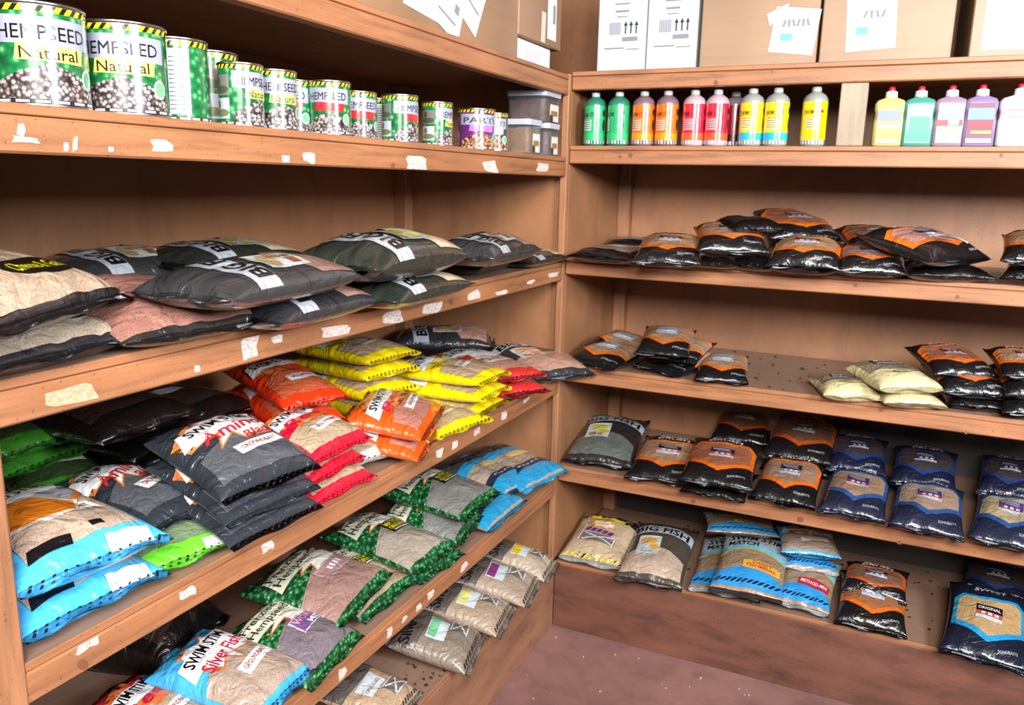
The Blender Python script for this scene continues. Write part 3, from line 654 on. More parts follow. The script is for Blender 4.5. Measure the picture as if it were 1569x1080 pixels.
# ---- left run, shelf with the bright stacks
z = ZSHELF = ZL['L4']
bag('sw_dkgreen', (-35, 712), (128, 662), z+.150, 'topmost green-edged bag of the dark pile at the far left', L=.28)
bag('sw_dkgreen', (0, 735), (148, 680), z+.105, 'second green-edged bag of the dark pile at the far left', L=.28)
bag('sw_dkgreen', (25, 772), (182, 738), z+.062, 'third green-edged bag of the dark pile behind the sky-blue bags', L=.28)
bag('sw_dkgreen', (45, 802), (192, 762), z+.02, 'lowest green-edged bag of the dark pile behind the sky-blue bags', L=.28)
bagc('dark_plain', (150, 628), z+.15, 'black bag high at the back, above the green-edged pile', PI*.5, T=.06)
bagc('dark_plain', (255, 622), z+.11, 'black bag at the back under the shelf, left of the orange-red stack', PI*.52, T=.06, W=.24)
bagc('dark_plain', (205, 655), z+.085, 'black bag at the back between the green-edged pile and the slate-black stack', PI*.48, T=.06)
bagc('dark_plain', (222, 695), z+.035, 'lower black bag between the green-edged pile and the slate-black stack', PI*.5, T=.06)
bag('sw_blueor', (30, 982), (252, 872), z+.022, 'lower sky-blue bag with orange print by the left post', L=.28, T=.07)
bag('sw_blueor', (22, 913), (256, 818), z+.090, 'upper sky-blue bag with orange panel by the left post', L=.28, T=.075)
bag('sw_green', (205, 888), (378, 818), z+.016, 'bright lime-green bag beside the sky-blue pair', L=.27, T=.05)
bag('sw_black', (232, 812), (345, 760), z+.06, 'black bag in shadow left of the tall slate-black stack', L=.27)
bag('sw_black', (345, 770), (474, 706), z+.115, 'slate-black bag with white panel and red lettering', bk=(292, 652), dz=.06, layers=2, lay=.036)
bag('sw_red', (470, 711), (569, 668), z+.100, 'crimson-red bag with tan window', bk=(445, 652), dz=.03, layers=2, lay=.042)
bag('sw_white', (556, 722), (636, 669), z+.03, 'white and tan bag squeezed between the red and orange stacks', bk=(545, 660), dz=.02)
bag('sw_orange', (626, 676), (690, 622), z+.078, 'bright orange bag with pinkish window', bk=(545, 622), dz=.03, layers=1, lay=.042)
bag('sw_deep', (443, 627), (525, 606), z+.155, 'deep orange-red bag in the shaded stack', bk=(392, 562), dz=.03, layers=2, lay=.048)
bag('sw_yellow', (573, 560), (630, 536), z+.175, 'yellow bag of the left yellow stack', bk=(480, 526), layers=3, lay=.044)
bag('sw_yellow', (680, 676), (742, 637), z+.014, 'lowest yellow bag peeking out under the right yellow stack', bk=(610, 632))
bag('sw_crimson', (772, 598), (806, 563), z+.085, 'red bag between the right yellow stack and the grey-banded corner bag', bk=(688, 545), layers=1, lay=.05)
bag('sw_yellow', (727, 590), (782, 569), z+.145, 'yellow bag of the right yellow stack', bk=(612, 560), layers=2, lay=.042)
bag('bf_pink', (828, 598), (879, 560), z+.03, 'grey-banded bag with pinkish window overhanging the shelf end at the corner post', bk=(755, 520), dz=.035, T=.066, L=.29)
bagc('bf_pink', (680, 515), z+.07, 'dark grey-banded bag in shadow behind the yellow stacks', math.radians(118), T=.066)

# ---- left run, green speckled bags
z = ZSHELF = ZL['L5']
bag('dark_plain', (262, 1030), (345, 940), z+.03, 'black bag in deep shadow above the sky-blue bag at the bottom', L=.2, T=.12)
bag('sw_red', (255, 1180), (352, 1095), z+.02, 'red and white bag cut off at the bottom left', bk=(160, 1070), dz=.03)
bag('fr_tan', (556, 954), (630, 884), z+.02, 'green speckled bag with tan contents beneath the pinkish one', bk=(478, 868), dz=.03)
bag('fr_pink', (520, 962), (592, 876), z+.07, 'green speckled bag with pinkish contents and pink label', bk=(420, 874), dz=.03)
bag('fr_worm', (468, 1056), (549, 970), z+.03, 'green speckled bag with purple label and grey-purple contents', bk=(378, 952), dz=.04, T=.062)
bag('sw_sky', (377, 1108), (483, 1023), z+.05, 'sky-blue bag with white burst and red lettering at the bottom of the photo', bk=(270, 1002), dz=.03, T=.06)
bag('fr_match2', (642, 894), (706, 846), z+.015, 'green speckled bag underneath the front one with the black and yellow label', bk=(560, 830))
bag('fr_match', (627, 878), (700, 836), z+.065, 'green speckled bag with a black and yellow label, in front over another', bk=(530, 806), dz=.02, T=.06)
bag('lake', (748, 815), (802, 765), z+.02, 'lower blue-waved bag beside the green speckled stack', bk=(676, 758), dz=.02)
bag('fr_match2', (692, 832), (742, 790), z+.05, 'lower green speckled bag of the stack next to the blue bags', bk=(596, 782), dz=.02)
bag('fr_match2', (705, 797), (762, 752), z+.105, 'top green speckled bag of the stack next to the blue bags', bk=(612, 738), dz=.02)
bag('lake2', (775, 764), (812, 730), z+.05, 'middle blue-waved bag partly hidden at the back', bk=(695, 712), dz=.02)
bag('lake2', (808, 757), (857, 716), z+.045, 'blue-waved bag at the end of the shelf by the corner post', bk=(733, 694), dz=.03)

# ---- left run, clear bags on the plinth
z = ZSHELF = ZL['L6']
bag('si_canal', (590, 1122), (642, 1058), z+.02, 'clear bag with red lettering on a pale sticker on the lowest left shelf', bk=(512, 1040), dz=.04)
bag('si_green', (696, 1031), (748, 974), z+.02, 'clear bag with a green and white sticker on the lowest left shelf', bk=(606, 960), dz=.05, T=.066)
bag('si_yel', (748, 974), (793, 929), z+.02, 'clear bag with a yellow and white sticker on the lowest left shelf', bk=(656, 908), dz=.05)
bag('si_pur', (793, 929), (832, 887), z+.02, 'clear bag with a purple sticker on the lowest left shelf', bk=(702, 868), dz=.05)
bag('si_gold', (830, 890), (853, 861), z+.02, 'clear bag with gold print in the far end of the lowest left shelf', bk=(745, 836), dz=.05)
def at_x(px, py, X):
    d = FW + RT*((px-784.5)/F) + UP*((540-py)/F); return CAM + d*((X-CAM.x)/d.x)
def at_y(px, py, Y):
    d = FW + RT*((px-784.5)/F) + UP*((540-py)/F); return CAM + d*((Y-CAM.y)/d.y)
# white tape crossed over one bag
# ------------------------------------------------------------------ tins
LABELGREEN = dots('green_tin_print', [(.0, (170, 226, 170)), (.18, (90, 180, 110)), (.4, (26, 120, 66)), (.8, (14, 84, 44))], 90, .22, .5, False)
SEEDS = dots('hemp_seed_print', [(.0, (236, 230, 226)), (.32, (176, 166, 164)), (.55, (96, 84, 84)), (.8, (40, 34, 36))], 190, .25, .5, False)
MAIZE = dots('mixed_seed_print', [(.0, (236, 200, 160)), (.35, (206, 150, 110)), (.55, (130, 84, 60)), (.8, (70, 40, 34))], 170, .25, .5, False)
def gloss(c): return plain(c, .22, 0, .5)
TIN = {}
def make_tin(r, h, title, flav, flavc, flavt, wrap=LABELGREEN, seeds=SEEDS):
    parts = []
    def add(n, me, mt, par=None): me.materials.append(mt); parts.append((n, me, par)); return len(parts)-1
    S = lambda x, y, off: Vector(((r+off)*math.cos(-PI/2+x/r), (r+off)*math.sin(-PI/2+x/r), y))
    add('can_body', lathe_mesh('can_body', [(0, .002), (r-.003, .002), (r-.001, 0), (r+.0008, .001), (r+.0008, .003), (r-.0005, .005), (r-.0005, h-.005), (r-.001, h-.004)], 40), STEEL)
    add('rim', lathe_mesh('rim', [(r-.001, h-.0045), (r+.0012, h-.004), (r+.0015, h-.001), (r, h), (r-.0015, h-.001), (r-.0025, h-.004)], 40), STEEL)
    add('lid', lathe_mesh('lid', [(r-.002, h-.004), (r*.86, h-.004), (r*.84, h-.003), (r*.3, h-.003), (0, h-.003)], 40), STEEL)
    c = PI*r; st = r*.18
    P = lambda n, poly, mt, lv, par=None: add(n, drape(n, poly, S, .0003*lv, st), mt, par)
    P('label_wrap', [[(-c, h*.045), (c, h*.045), (c, h*.955), (-c, h*.955)]], wrap, 1)
    b = P('hazard_band', [[(-c, h*.895), (c, h*.895), (c, h*.955), (-c, h*.955)]], gloss((240, 214, 30)), 2)
    n = 26; P('hazard_marks', [rect(-c+2*c*(i+.5)/n, h*.925, c/n*.9, h*.058, 0, c/n*.4) for i in range(n)], gloss((24, 24, 24)), 3, b)
    w_ = 1.25*r
    hill = [(-w_*.95, h*.045), (w_*.95, h*.045), (w_*.95, h*.20), (w_*.45, h*.34), (.0, h*.42), (-w_*.45, h*.34), (-w_*.95, h*.22)]
    P('seed_print', [hill], seeds, 2)
    e = P('base_band', [[(-c, h*.03), (c, h*.03), (c, h*.075), (-c, h*.075)]], gloss((40, 40, 44)), 3)
    P('base_dashes', [rect(-c+2*c*(i+.5)/16, h*.052, c/16*1.4, h*.024) for i in range(16)], gloss((226, 226, 230)), 4, e)
    t = P('title_panel', [[(-w_, h*.60), (w_*.85, h*.575), (w_*.85, h*.84), (-w_, h*.86)]], gloss((156, 160, 180)), 2)
    add('lettering', text_mesh(title, S, .0013, -.05*w_, h*.705, h*.135, w_*1.5, 0, 0), gloss((24, 24, 30)), t)
    f = P('flavour_panel', [[(-w_*.55, h*.445), (w_*.6, h*.43), (w_*.62, h*.575), (-w_*.5, h*.60)]], gloss(flavc), 3)
    if flavt: add('lettering', text_mesh(flavt, S, .0016, .02*w_, h*.513, h*.115, w_*.95, 0, .01), gloss((30, 26, 20)), f)
    g = P('badge', [oval(w_*.72, h*.30, h*.085, h*.105, 18)], gloss((196, 222, 200)), 4); P('badge_centre', [oval(w_*.72, h*.30, h*.062, h*.08, 18)], gloss((110, 176, 130)), 5, g)
    x = c*.62
    q = P('ingredients_panel', [[(x-r*.55, h*.10), (x+r*.45, h*.10), (x+r*.45, h*.86), (x-r*.55, h*.86)]], gloss((226, 232, 236)), 2)
    P('small_print', [rect(x-.08*r, h*(.16+.05*i), r*.8, h*.012) for i in range(13)], gloss((120, 130, 140)), 3, q)
    x = -c*.62
    for yy, cc, c2 in ((.64, (120, 116, 112), (70, 84, 60)), (.28, (186, 192, 208), (110, 120, 80))):
        q = P('photo_panel', [rect(x, h*yy, r*1.1, h*.32)], gloss(cc), 2); P('photo_detail', [oval(x+.1*r, h*(yy-.07), r*.45, h*.06), oval(x-.12*r, h*(yy+.06), r*.14, h*.07)], gloss(c2), 3, q)
    return parts
def inst(parts, name, loc, rz, label, cat, group=None, sc=1):
    o = empty(name, loc, rz); o.scale = (sc, sc, sc); obs = []
    for nm, me, par in parts:
        c = bpy.data.objects.new(nm, me); COL.objects.link(c); c.parent = o if par is None else obs[par]; obs.append(c)
    return tag(o, label, cat, group)
YEL = (232, 224, 110); REDC = (226, 44, 48); PUR = plain((96, 40, 110), .22, 0, .5)
tin_big = make_tin(.0555, .122, 'HEMPSEED', 'N', YEL, 'Natural'); tin_mid = make_tin(.044, .124, 'HEMPSEED', 'N', YEL, 'Natural')
tin_nat = make_tin(.0345, .098, 'HEMPSEED', 'N', YEL, 'Natural'); tin_red = make_tin(.038, .098, 'HEMPSEED', 'C', REDC, '')
tin_par = make_tin(.046, .100, 'PARTI', 'S', (190, 110, 196), '', PUR, MAIZE); tin_blk = make_tin(.031, .096, 'PARTI', 'S', (230, 230, 234), '', gloss((60, 54, 64)), MAIZE)
z = ZL['L2']+.0005
for t, px, X, rot, lab in (
    (tin_big, 68, -.075, 66, 'large green tin with yellow strip at the left edge of the shelf'), (tin_big, 197, -.075, 46, 'second large green tin from the left edge'),
    (tin_mid, 277, -.105, -70, 'tall tin with its white ingredients panel showing, beside the large tins'), (tin_mid, 326, -.15, 150, 'tin showing photo panels, fourth from the left'),
    (tin_nat, 371, -.055, 92, 'small green tin with its title turned to the right, fifth from the left'), (tin_nat, 424, -.055, 62, 'small green tin with yellow strip, sixth from the left'),
    (tin_red, 451, -.12, 20, 'small red-labelled tin half hidden behind the sixth, yellow-striped tin'), (tin_red, 506, -.060, 34, 'small green tin with a red strip facing front'),
    (tin_red, 549, -.115, 50, 'small red-labelled tin behind, right of the front red one'), (tin_nat, 574, -.16, -60, 'narrow glimpse of a green tin in the gap at the middle of the row'),
    (tin_red, 613, -.062, 84, 'small tin with photos left and a red patch right'), (tin_nat, 670, -.062, 100, 'last green tin before the purple one, showing photo panels'),
    (tin_par, 730, -.065, 44, 'purple-labelled tin with mixed seeds'), (tin_blk, 760, -.046, 20, 'narrow pale-topped tin between the purple tin and the plastic tubs')):
    p = at_x(px, 180, X); inst(t, 'food_tin', (p.x, p.y, z), math.radians(rot), lab, 'tin', 'tins on the left-hand shelf')

# ------------------------------------------------------------------ plastic tubs
def make_tub(w_, h, content):
    parts = []
    def add(n, me, mt, par=None): me.materials.append(mt); parts.append((n, me, par)); return len(parts)-1
    def frus(w0, w1, z0, z1, rr=.012):
        bm = bmesh.new(); rings = []
        for ww, zz in ((w0, z0), (w1, z1)):
            ring = []
            for sx, sy, a0 in ((1, 1, 0), (-1, 1, 90), (-1, -1, 180), (1, -1, 270)):
                for k in range(4):
                    a = math.radians(a0+30*k); ring.append(bm.verts.new((sx*(ww/2-rr)+rr*math.cos(a), sy*(ww/2-rr)+rr*math.sin(a), zz)))
            rings.append(ring)
        n = len(rings[0])
        for i in range(n): bm.faces.new((rings[0][i], rings[0][(i+1) % n], rings[1][(i+1) % n], rings[1][i]))
        bm.faces.new(rings[0][::-1]); bm.faces.new(rings[1]); return mesh_from(bm, 'tub')
    cl = plain((226, 228, 232), .12, 0, .3, **{'Transmission Weight': .93, 'IOR': 1.12})
    add('tub_wall', frus(w_*.90, w_*.97, 0, h*.86), cl); add('contents', frus(w_*.85, w_*.90, .003, h*.74), fill(content))
    add('lid', frus(w_*.99, w_, h*.84, h, .013), plain((186, 190, 204), .35, 0, .2))
    bm = box_bm(w_*.468, w_*.474, -w_*.17, w_*.33, h*.06, h*.62, 0); a = add('label', mesh_from(bm, 'label'), plain((214, 210, 206), .4))
    bm = box_bm(w_*.470, w_*.478, -w_*.12, w_*.26, h*.24, h*.40, 0); add('label_print', mesh_from(bm, 'label_print'), plain((150, 110, 60), .4), a)
    bm = box_bm(w_*.470, w_*.477, -w_*.17, w_*.0, h*.06, h*.26, 0); add('label_print', mesh_from(bm, 'label_print'), plain((40, 36, 36), .4), a)
    return parts
inst(make_tub(.098, .092, (186, 140, 100)), 'plastic_tub', (-.056, -.236, z), 0, 'lower clear tub with tan contents, next to the purple tin', 'tub', 'clear plastic tubs')
inst(make_tub(.098, .092, (136, 112, 108)), 'plastic_tub', (-.062, -.088, z), 0, 'lower clear tub with brown-grey contents beside the corner upright', 'tub', 'clear plastic tubs')
inst(make_tub(.128, .087, (128, 90, 80)), 'plastic_tub', (-.078, -.095, z+.0925), 0, 'larger clear tub with reddish-brown contents stacked on the lower tubs', 'tub', 'clear plastic tubs')

# ------------------------------------------------------------------ squeeze bottles
def make_bottle(body, lab1, lab2, dark):
    r = .0325; h = .155; parts = []
    def add(n, me, mt, par=None): me.materials.append(mt); parts.append((n, me, par)); return len(parts)-1
    S = lambda x, y, off: Vector(((r+off)*math.cos(-PI/2+x/r), (r+off)*math.sin(-PI/2+x/r), y))
    tint = tuple(int(120+.45*(q-120)) for q in body)
    add('bottle_body', lathe_mesh('bottle_body', [(0, .001), (r-.004, 0), (r, .004), (r, .118), (r*.97, .124), (r*.80, .133), (r*.5, .140), (.011, .143), (.011, .147), (0, .147)], 32), plain(body, .3, 0, .3))
    add('cap', lathe_mesh('cap', [(.0125, .143), (.0125, .154), (.010, .156), (0, .156)], 24), plain((176, 178, 184), .4))
    c = PI*r; st = r*.2
    P = lambda n, poly, mt, lv, par=None: add(n, drape(n, poly, S, .0004*lv, st), mt, par)
    a = P('label_sleeve', [[(-c, .016), (c, .016), (c, .116), (-c, .116)]], gloss(lab1), 1)
    P('sleeve_base', [[(-c, .016), (c, .016), (c, .036), (-c, .036)]], gloss(lab2), 2, a)
    P('barcode_strip', [rect(-c+2*c*(i+.5)/22, .011, c/22*(.5+.9*(i*7 % 3)/2), .010) for i in range(22)], gloss((222, 224, 228)), 1)
    add('lettering', text_mesh('SWIM STIM', S, .0016, 0, .089, .012, .052, .06, .03, .2), gloss(dark), a)
    P('text_block', [rect(-.004, .060, .030, .032)], gloss(tuple(int(q*.35+150) for q in lab1)), 2, a)
    P('text_lines', [rect(-.004, .050+.006*i, .026, .0016) for i in range(5)], gloss(dark), 3, a)
    x = c*.5
    P('side_print', [oval(x, .095, .006, .010, 12), oval(x, .060, .005, .016, 12)], gloss((40, 36, 34)), 2, a)
    return parts
btg = make_bottle((40, 120, 96), (42, 172, 106), (50, 190, 110), (20, 60, 40)); bto = make_bottle((128, 96, 108), (250, 110, 20), (250, 150, 30), (110, 40, 20))
btr = make_bottle((186, 160, 170), (224, 34, 60), (240, 90, 50), (110, 10, 24)); btd = make_bottle((120, 110, 120), (130, 22, 40), (60, 20, 30), (30, 10, 14))
bty = make_bottle((150, 152, 146), (246, 214, 20), (40, 180, 226), (90, 60, 10)); bty2 = make_bottle((150, 152, 146), (250, 222, 10), (246, 216, 20), (90, 60, 10))
z = ZR['R2']+.0005
for t, px, Y, rot, lab in ((btg, 911, .045, -18, 'green squeeze bottle nearest the corner'), (btg, 947, .043, -52, 'second green squeeze bottle, turned to show its side print'),
    (bto, 985, .045, -14, 'first orange squeeze bottle, next to the green pair'), (bto, 1021, .045, -14, 'second orange squeeze bottle, next to the red ones'),
    (btr, 1062, .045, -10, 'first bright red squeeze bottle'), (btr, 1097, .047, -12, 'second bright red squeeze bottle'), (btd, 1124, .115, -60, 'dark red squeeze bottle half hidden behind the red and yellow ones'),
    (bty, 1150, .045, -6, 'yellow and blue squeeze bottle beside the red bottles'), (bty, 1188, .045, -6, 'second yellow and blue squeeze bottle'), (bty2, 1246, .045, 0, 'all-yellow squeeze bottle standing alone beside the wood upright')):
    p = at_y(px, 200, Y); inst(t, 'squeeze_bottle', (p.x, p.y, z), math.radians(rot), lab, 'bottle', 'squeeze bottles on the back shelf')
def make_jug(body, panels, w_=.074):
    parts = []; dpt = .046
    def add(n, me, mt, par=None): me.materials.append(mt); parts.append((n, me, par)); return len(parts)-1
    prof = [(0.9, 0), (1, .004), (1, .060), (.93, .072), (.93, .082), (1, .092), (1, .106), (.86, .115), (.42, .121), (.30, .123)]
    bm = bmesh.new(); rings = []
    for k, zz in prof:
        ring = []; rr = .010*k
        for sx, sy, a0 in ((1, 1, 0), (-1, 1, 90), (-1, -1, 180), (1, -1, 270)):
            for q in range(4):
                a = math.radians(a0+30*q); ring.append(bm.verts.new((sx*(w_/2*k-rr)+rr*math.cos(a), sy*(dpt/2*max(k, .6)-rr)+rr*math.sin(a), zz)))
        rings.append(ring)
    n = 16
    for A, B in zip(rings, rings[1:]):
        for i in range(n): bm.faces.new((A[i], A[(i+1) % n], B[(i+1) % n], B[i]))
    bm.faces.new(rings[0][::-1]); bm.faces.new(rings[-1])
    add('jug_body', mesh_from(bm, 'jug_body', True), plain(body, .25, 0, .4))
    add('cap', lathe_mesh('cap', [(.0145, .121), (.0150, .122), (.0140, .137), (.009, .139), (0, .139)], 24), plain((226, 226, 232), .4))
    add('nozzle', lathe_mesh('nozzle', [(.0085, .138), (.0085, .145), (.006, .149), (0, .150)], 20), plain((206, 30, 44), .35))
    yf = -dpt/2-.0006
    S = lambda x, y, off: Vector((x, yf-off, y))
    a = None
    for i, (x, y, ww, hh, cc) in enumerate(panels):
        q = add('label' if i == 0 else 'label_print', drape('label', [rect(x, y, ww, hh)], S, .0004*(i+1), .05), plain(cc, .5), a)
        if i == 0: a = q
    return parts
jugs = [make_jug((190, 178, 110), [(0, .056, .058, .096, (224, 200, 90)), (0, .076, .058, .026, (120, 136, 170)), (0, .050, .054, .012, (240, 226, 150)), (.004, .026, .05, .022, (214, 190, 90)), (0, .013, .056, .008, (226, 230, 226))]),
        make_jug((70, 150, 130), [(0, .056, .058, .096, (130, 214, 180)), (0, .088, .056, .022, (214, 228, 222)), (.002, .055, .046, .034, (70, 160, 130)), (0, .025, .054, .026, (60, 190, 130))]),
        make_jug((150, 130, 150), [(0, .056, .058, .096, (226, 150, 140)), (0, .078, .058, .026, (130, 150, 190)), (0, .057, .056, .014, (206, 60, 66)), (.008, .057, .024, .012, (240, 232, 226)), (0, .014, .056, .010, (240, 226, 226))]),
        make_jug((140, 120, 160), [(0, .056, .058, .096, (110, 60, 90)), (0, .078, .058, .028, (110, 136, 180)), (0, .052, .054, .018, (140, 30, 56)), (.004, .034, .044, .007, (226, 206, 70)), (0, .014, .056, .010, (230, 222, 232))]),
        make_jug((214, 206, 220), [(0, .056, .066, .098, (232, 226, 234)), (-.006, .086, .05, .004, (170, 110, 130)), (.0, .070, .05, .006, (120, 130, 170)), (.014, .036, .016, .010, (210, 180, 200))], .088)]
for t, px, lab in zip(jugs, (1360, 1405, 1452, 1498, 1556), ('yellow flat-sided jug with red nozzle, next to the wood upright', 'green flat-sided jug with red nozzle', 'pink-red flat-sided jug with red nozzle', 'dark purple-red flat-sided jug with red nozzle', 'white flat-sided jug at the right edge, its nozzle under the shelf')):
    p = at_y(px, 200, .035); inst(t, 'liquid_jug', (p.x, p.y, z), math.radians(4), lab, 'jug', 'flat-sided jugs with red nozzles', 1.0)

# ------------------------------------------------------------------ cartons on the top shelves
def carton(x0, x1, y0, y1, z0, z1, label, mat, rz=0, face='y', deco=(), tape=True):
    c = Vector(((x0+x1)/2, (y0+y1)/2, z0)); o = empty('carton', c, rz); tag(o, label, 'box')
    hx, hy, h = (x1-x0)/2, (y1-y0)/2, z1-z0
    box('carton_body', -hx, hx, -hy, hy, 0, h, mat, o, .003)
    if face == 'y': S = lambda a, b, off: Vector((a, -hy-.0003-off, b))
    else: S = lambda a, b, off: Vector((hx+.0003+off, a, b))
    if tape:
        box('tape', -hx*.12, hx*.12, -hy-.0006, hy+.0006, h-.05, h+.0006, plain((196, 176, 140), .25, 0, .4), o, 0) if face == 'x' else box('tape', -hx-.0006, hx+.0006, -hy*.12, hy*.12, h-.05, h+.0006, plain((196, 176, 140), .25, 0, .4), o, 0)
    last = None
    for n, polys, mt, lv, sub in deco:
        me = drape(n, polys, S, .0005*lv, .5); q = link(n, me, mt, last if sub and last else o)
        if not sub: last = q
    return o
INKB = plain((40, 44, 60), .7); PALEB = plain((196, 210, 226), .7); CYAN = plain((110, 180, 195), .7); LGREY = plain((128, 132, 142), .7)
z = ZL['L1']+.0005
ya, yb, yc, yd = at_x(528, 6, -.02).y, at_x(697, 62, -.02).y, at_x(794, 90, -.02).y, at_x(852, 100, -.02).y
def sheet(cx, cz, w_, h, rot): return ('paper_label', [rect(cx, cz, w_, h, rot)], PAPER, 1, False)
carton(-.42, -.02, ya-.05, yb-.003, z, z+.42, 'large brown carton on the top left shelf, with overlapping white labels', CARD, 0, 'x',
       (sheet(.10, .075, .16, .10, -.1), ('barcode', [rect(.05+.012*i, .092, .006, .055) for i in range(8)], LGREY, 2, True), ('paper_label', [rect(.20, .055, .12, .10, -.35)], PAPER, 3, False), ('small_print', [rect(.19, .04, .08, .005, -.35), rect(.235, .06, .02, .02, -.35)], LGREY, 4, True)))
carton(-.40, -.02, yb+.002, yc-.004, z, z+.36, 'brown carton with a tilted white label, left of the small white box', CARD, 0, 'x',
       (sheet(-.10, .10, .13, .12, -.5), ('small_print', [rect(-.09, .085, .07, .005, -.5), rect(-.115, .115, .03, .03, -.5)], LGREY, 2, True)))
carton(-.30, -.035, yc+.004, yd-.01, z, z+.062, 'small white box under a brown carton at the end of the top left shelf', plain((214, 216, 222), .6), 0, 'x', (('print_arc', [oval(0, .03, .05, .018)], plain((206, 202, 206), .6), 1, False),), False)
carton(-.32, -.022, yc+.002, yd+.035, z+.0632, z+.30, 'brown carton with a barcode label resting on the small white box', CARD, 0, 'x',
       (sheet(.075, .085, .065, .13, 0), ('barcode', [rect(.09, .09, .016, .05)], LGREY, 2, True), ('paper_label', [rect(.015, .045, .03, .08, -.05)], plain((206, 190, 172), .7), 1, False)))
z = ZR['R1']+.0005
def arrows(cx, cz):
    out = []
    for i in range(3):
        x = cx+.016*i; out += [rect(x, cz, .004, .024), [(x-.006, cz+.010), (x+.006, cz+.010), (x, cz+.022)]]
    return out
def whitedeco(dx):
    return (('printed_lines', [rect(dx, .185, .045, .004), rect(dx, .165, .04, .006), rect(dx, .150, .03, .003)], LGREY, 1, False), ('barcode', [rect(-.035+dx+.005*i, .118, .003, .034) for i in range(7)], LGREY, 1, False),
            ('arrows', arrows(.012+dx, .115), INKB, 1, False), ('barcode', [rect(.026+dx, .088, .046, .012)], LGREY, 1, False), ('printed_lines', [rect(-.02+dx, .064, .06, .004), rect(.035+dx, .060, .04, .003)], LGREY, 1, False),
            ('printed_logo', [star(dx, .208, .014, .006, 7, .2)], LGREY, 1, False))
x = [at_y(p, 100, .03).x for p in (914, 987, 1065, 1070, 1249, 1253, 1454, 1475)]
WB = plain((198, 204, 214), .55)
carton(x[0], x[1], .03, .30, z, z+.30, 'white carton with arrow marks nearest the corner on the top back shelf', WB, 0, 'y', whitedeco(0), False)
carton(x[1]+.003, x[2], .032, .30, z, z+.29, 'second white carton with arrow marks, beside the brown cartons', WB, 0, 'y', whitedeco(0), False)
carton(x[3]+.002, x[4], .025, .35, z, z+.36, 'brown carton with a handwritten white label beside the white cartons', CARDP, 0, 'y',
       (('torn_tape', [[(.02, .13), (.075, .155), (.075, .135), (.03, .10)]], plain((214, 214, 214), .7), 3, False), sheet(.095, .085, .115, .115, -.12), ('handwriting', [rect(.068+.012*i, .105, .006, .018, .3*(i % 3-1)) for i in range(6)], LGREY, 2, True), ('blue_print', [rect(.075, .070, .03, .018, -.12)], CYAN, 2, True)))
carton(x[5]+.001, x[6], .022, .36, z, z+.37, 'brown carton with a bright white label in the middle of the top back shelf', CARDP, 0, 'y',
       (sheet(-.035, .095, .118, .135, .06), ('handwriting', [rect(-.05+.014*i, .115, .006, .018, .3*(i % 3-1)) for i in range(4)], LGREY, 2, True), ('blue_print', [rect(-.055, .075, .028, .018, .05)], CYAN, 2, True)))
o = carton(x[7], x[7]+.33, .06, .38, z, z+.40, 'brown carton with a white panel at the right edge of the top back shelf', CARDP, .06, 'y',
       (('white_panel', [[(-.14, .02), (.02, .02), (.16, .11), (.16, .24), (-.14, .26)]], plain((220, 220, 218), .6), 1, False),))

# ------------------------------------------------------------------ scraps of old price labels and knots on the shelf battens
def patch(par, name, poly, mat, X=None, Y=None, off=.0004):
    bm = bmesh.new(); vs = []
    inv = par.location
    c = sum((Vector(p) for p in poly), Vector())/len(poly)
    for p in poly: vs.append(bm.verts.new(Vector(p)-inv))
    bm.faces.new(vs); r = bmesh.ops.extrude_face_region(bm, geom=bm.faces[:])
    d = Vector((off, 0, 0)) if X is not None else Vector((0, -off, 0))
    for v in [g for g in r['geom'] if isinstance(g, bmesh.types.BMVert)]: v.co += d
    bmesh.ops.recalc_face_normals(bm, faces=bm.faces[:])
    return link(name, mesh_from(bm, name), mat, par)
SCRAPM, _nt, _b = newmat('torn_paper')
_v = coords(_nt, (1, 1, 3)); _n = tex(_nt, 'ShaderNodeTexNoise', 130, _v, Detail=3, Roughness=.7); _q = ramp(_nt, [(.36, (186, 136, 108)), (.46, (206, 186, 174)), (.6, (226, 222, 222))])
_nt.links.new(_n.outputs['Fac'], _q.inputs[0]); _nt.links.new(_q.outputs[0], _b.inputs['Base Color']); _b.inputs['Roughness'].default_value = .85
_z = 0; FAINT, _nt, _b = newmat('rubbed_paper')
_v = coords(_nt, (1, 1, 3)); _n = tex(_nt, 'ShaderNodeTexNoise', 150, _v, Detail=3, Roughness=.7); _q = ramp(_nt, [(.45, (214, 148, 108)), (.62, (212, 180, 160))])
_nt.links.new(_n.outputs['Fac'], _q.inputs[0]); _nt.links.new(_q.outputs[0], _b.inputs['Base Color']); _b.inputs['Roughness'].default_value = .85
_z = 0; KNOT = plain((124, 74, 50), .6)
def scrap(code, px, py, w_, h, mat=SCRAPM, n=9, knot=False):
    side = code[0]; rd = random.Random(px*31+py); pts = []
    for i in range(n):
        a = 2*PI*i/n; k = 1 if knot else rd.uniform(.72, 1.25)
        ca, sa = math.cos(a), math.sin(a)
        if not knot: ca = math.copysign(abs(ca)**.5, ca); sa = math.copysign(abs(sa)**.5, sa)
        x, y = px+w_/2*ca*k, py+h/2*sa*k - (0 if side == 'R' or knot else (x_slope(code)*w_/2*ca))
        q = at_x(x, y, .0012) if side == 'L' else at_y(x, y, -.0012)
        zt = (ZL if side == 'L' else ZR)[code]-.0145; q.z = min(zt, max(zt-.040, q.z)); pts.append(q)
    patch(SH[code], 'wood_knot' if knot else 'label_scrap', pts, mat, X=0 if side == 'L' else None, off=.0003 if knot else .0006)
def x_slope(code): return {'L1': -.2, 'L2': -.09, 'L3': .22, 'L4': .55, 'L5': .85}[code]
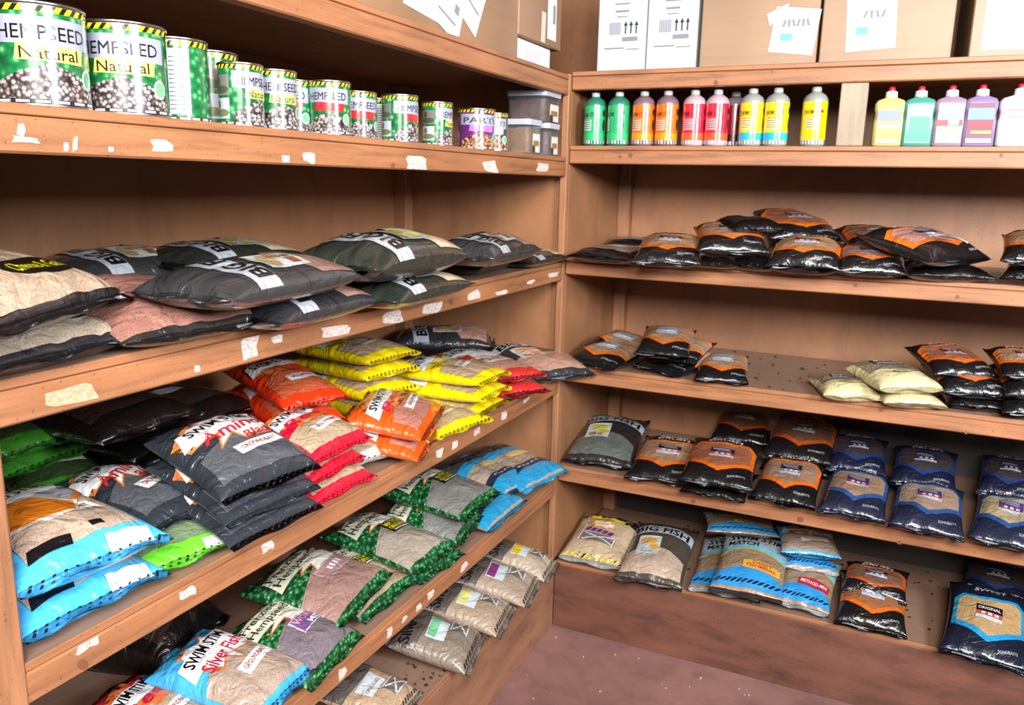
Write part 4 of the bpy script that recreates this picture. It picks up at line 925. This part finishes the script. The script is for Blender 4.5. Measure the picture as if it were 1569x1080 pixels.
for a in (('L2', 38, 214, 46, 9), ('L2', 32, 200, 12, 20), ('L2', 101, 224, 9, 14), ('L2', 115, 220, 8, 22), ('L2', 170, 229, 7, 9), ('L2', 247, 222, 33, 19), ('L2', 438, 243, 11, 12), ('L2', 473, 242, 18, 15), ('L2', 638, 250, 34, 20), ('L2', 752, 256, 23, 18), ('L2', 831, 257, 16, 14),
          ('L3', 383, 533, 26, 34), ('L3', 424, 520, 18, 12), ('L3', 512, 508, 46, 16), ('L3', 601, 486, 32, 18), ('L3', 663, 472, 28, 16), ('L3', 726, 453, 23, 15), ('L3', 769, 448, 20, 6), ('L3', 848, 421, 16, 6), ('L3', 302, 565, 9, 10), ('L3', 812, 432, 13, 6),
          ('L4', 410, 838, 17, 14), ('L4', 288, 907, 22, 16), ('L4', 128, 992, 22, 15), ('L4', 143, 982, 16, 14), ('L4', 674, 694, 11, 14), ('L4', 697, 682, 10, 12), ('L4', 731, 660, 9, 12), ('L4', 772, 637, 8, 14), ('L4', 806, 612, 10, 9),
          ('L5', 711, 868, 11, 12), ('L5', 660, 911, 10, 12), ('L5', 641, 931, 8, 9), ('L5', 597, 968, 10, 14), ('L5', 524, 1032, 12, 18), ('L5', 620, 948, 8, 9)): scrap(*a)
scrap('L3', 112, 604, 76, 26, FAINT)
for a in (('L4', 127, 1018, 17, 17), ('L3', 691, 462, 7, 11), ('L3', 809, 434, 5, 9), ('L2', 602, 255, 6, 12), ('R2', 950, 240, 5, 5), ('R2', 966, 238, 7, 8), ('R5', 1062, 768, 7, 7), ('R5', 1226, 796, 10, 9), ('R3', 1311, 437, 8, 6), ('R3', 1467, 455, 7, 7), ('R1', 1097, 127, 7, 9), ('R1', 1183, 110, 4, 4), ('R4', 1350, 628, 8, 6), ('R4', 1480, 663, 4, 6), ('R2', 1534, 238, 6, 6), ('R5', 1378, 832, 7, 8), ('L5', 628, 1000, 5, 7)):
    scrap(*a, mat=KNOT, n=12, knot=True)

# ------------------------------------------------------------------ spilled crumbs of bait
rd = random.Random(9)
def crumbs(name, n, fn, size, mat, label):
    bm = bmesh.new()
    for _ in range(n):
        p = fn(); s = rd.uniform(*size)
        bmesh.ops.create_cube(bm, size=s, matrix=Matrix.Translation(p+Vector((0, 0, s*.4))) @ Matrix.Rotation(rd.uniform(0, 3), 4, 'Z') @ Matrix.Diagonal((1, rd.uniform(.6, 1.3), rd.uniform(.5, .8), 1)))
    tag(link(name, mesh_from(bm, name), mat), label, 'crumbs', kind='stuff')
def on(z_, x0, x1, y0, y1): return lambda: Vector((rd.uniform(x0, x1), rd.uniform(y0, y1), z_))
crumbs('bait_crumbs', 90, on(0.0, .03, 1.3, -.9, -.03), (.002, .006), plain((196, 176, 160), .8), 'pale crumbs scattered over the brown floor')
crumbs('bait_crumbs', 120, on(ZR['R4'], .05, 1.2, .01, .5), (.002, .007), plain((46, 36, 32), .9), 'dark crumbs scattered over the half-empty back shelf')
crumbs('bait_crumbs', 160, on(ZR['R6'], .02, 1.3, .005, .5), (.002, .008), plain((46, 36, 32), .9), 'dark crumbs along the plinth of the back run')
crumbs('bait_crumbs', 140, on(ZL['L6'], -.12, -.004, -1.0, -.03), (.002, .008), plain((54, 42, 36), .9), 'dark crumbs along the plinth of the left-hand run')
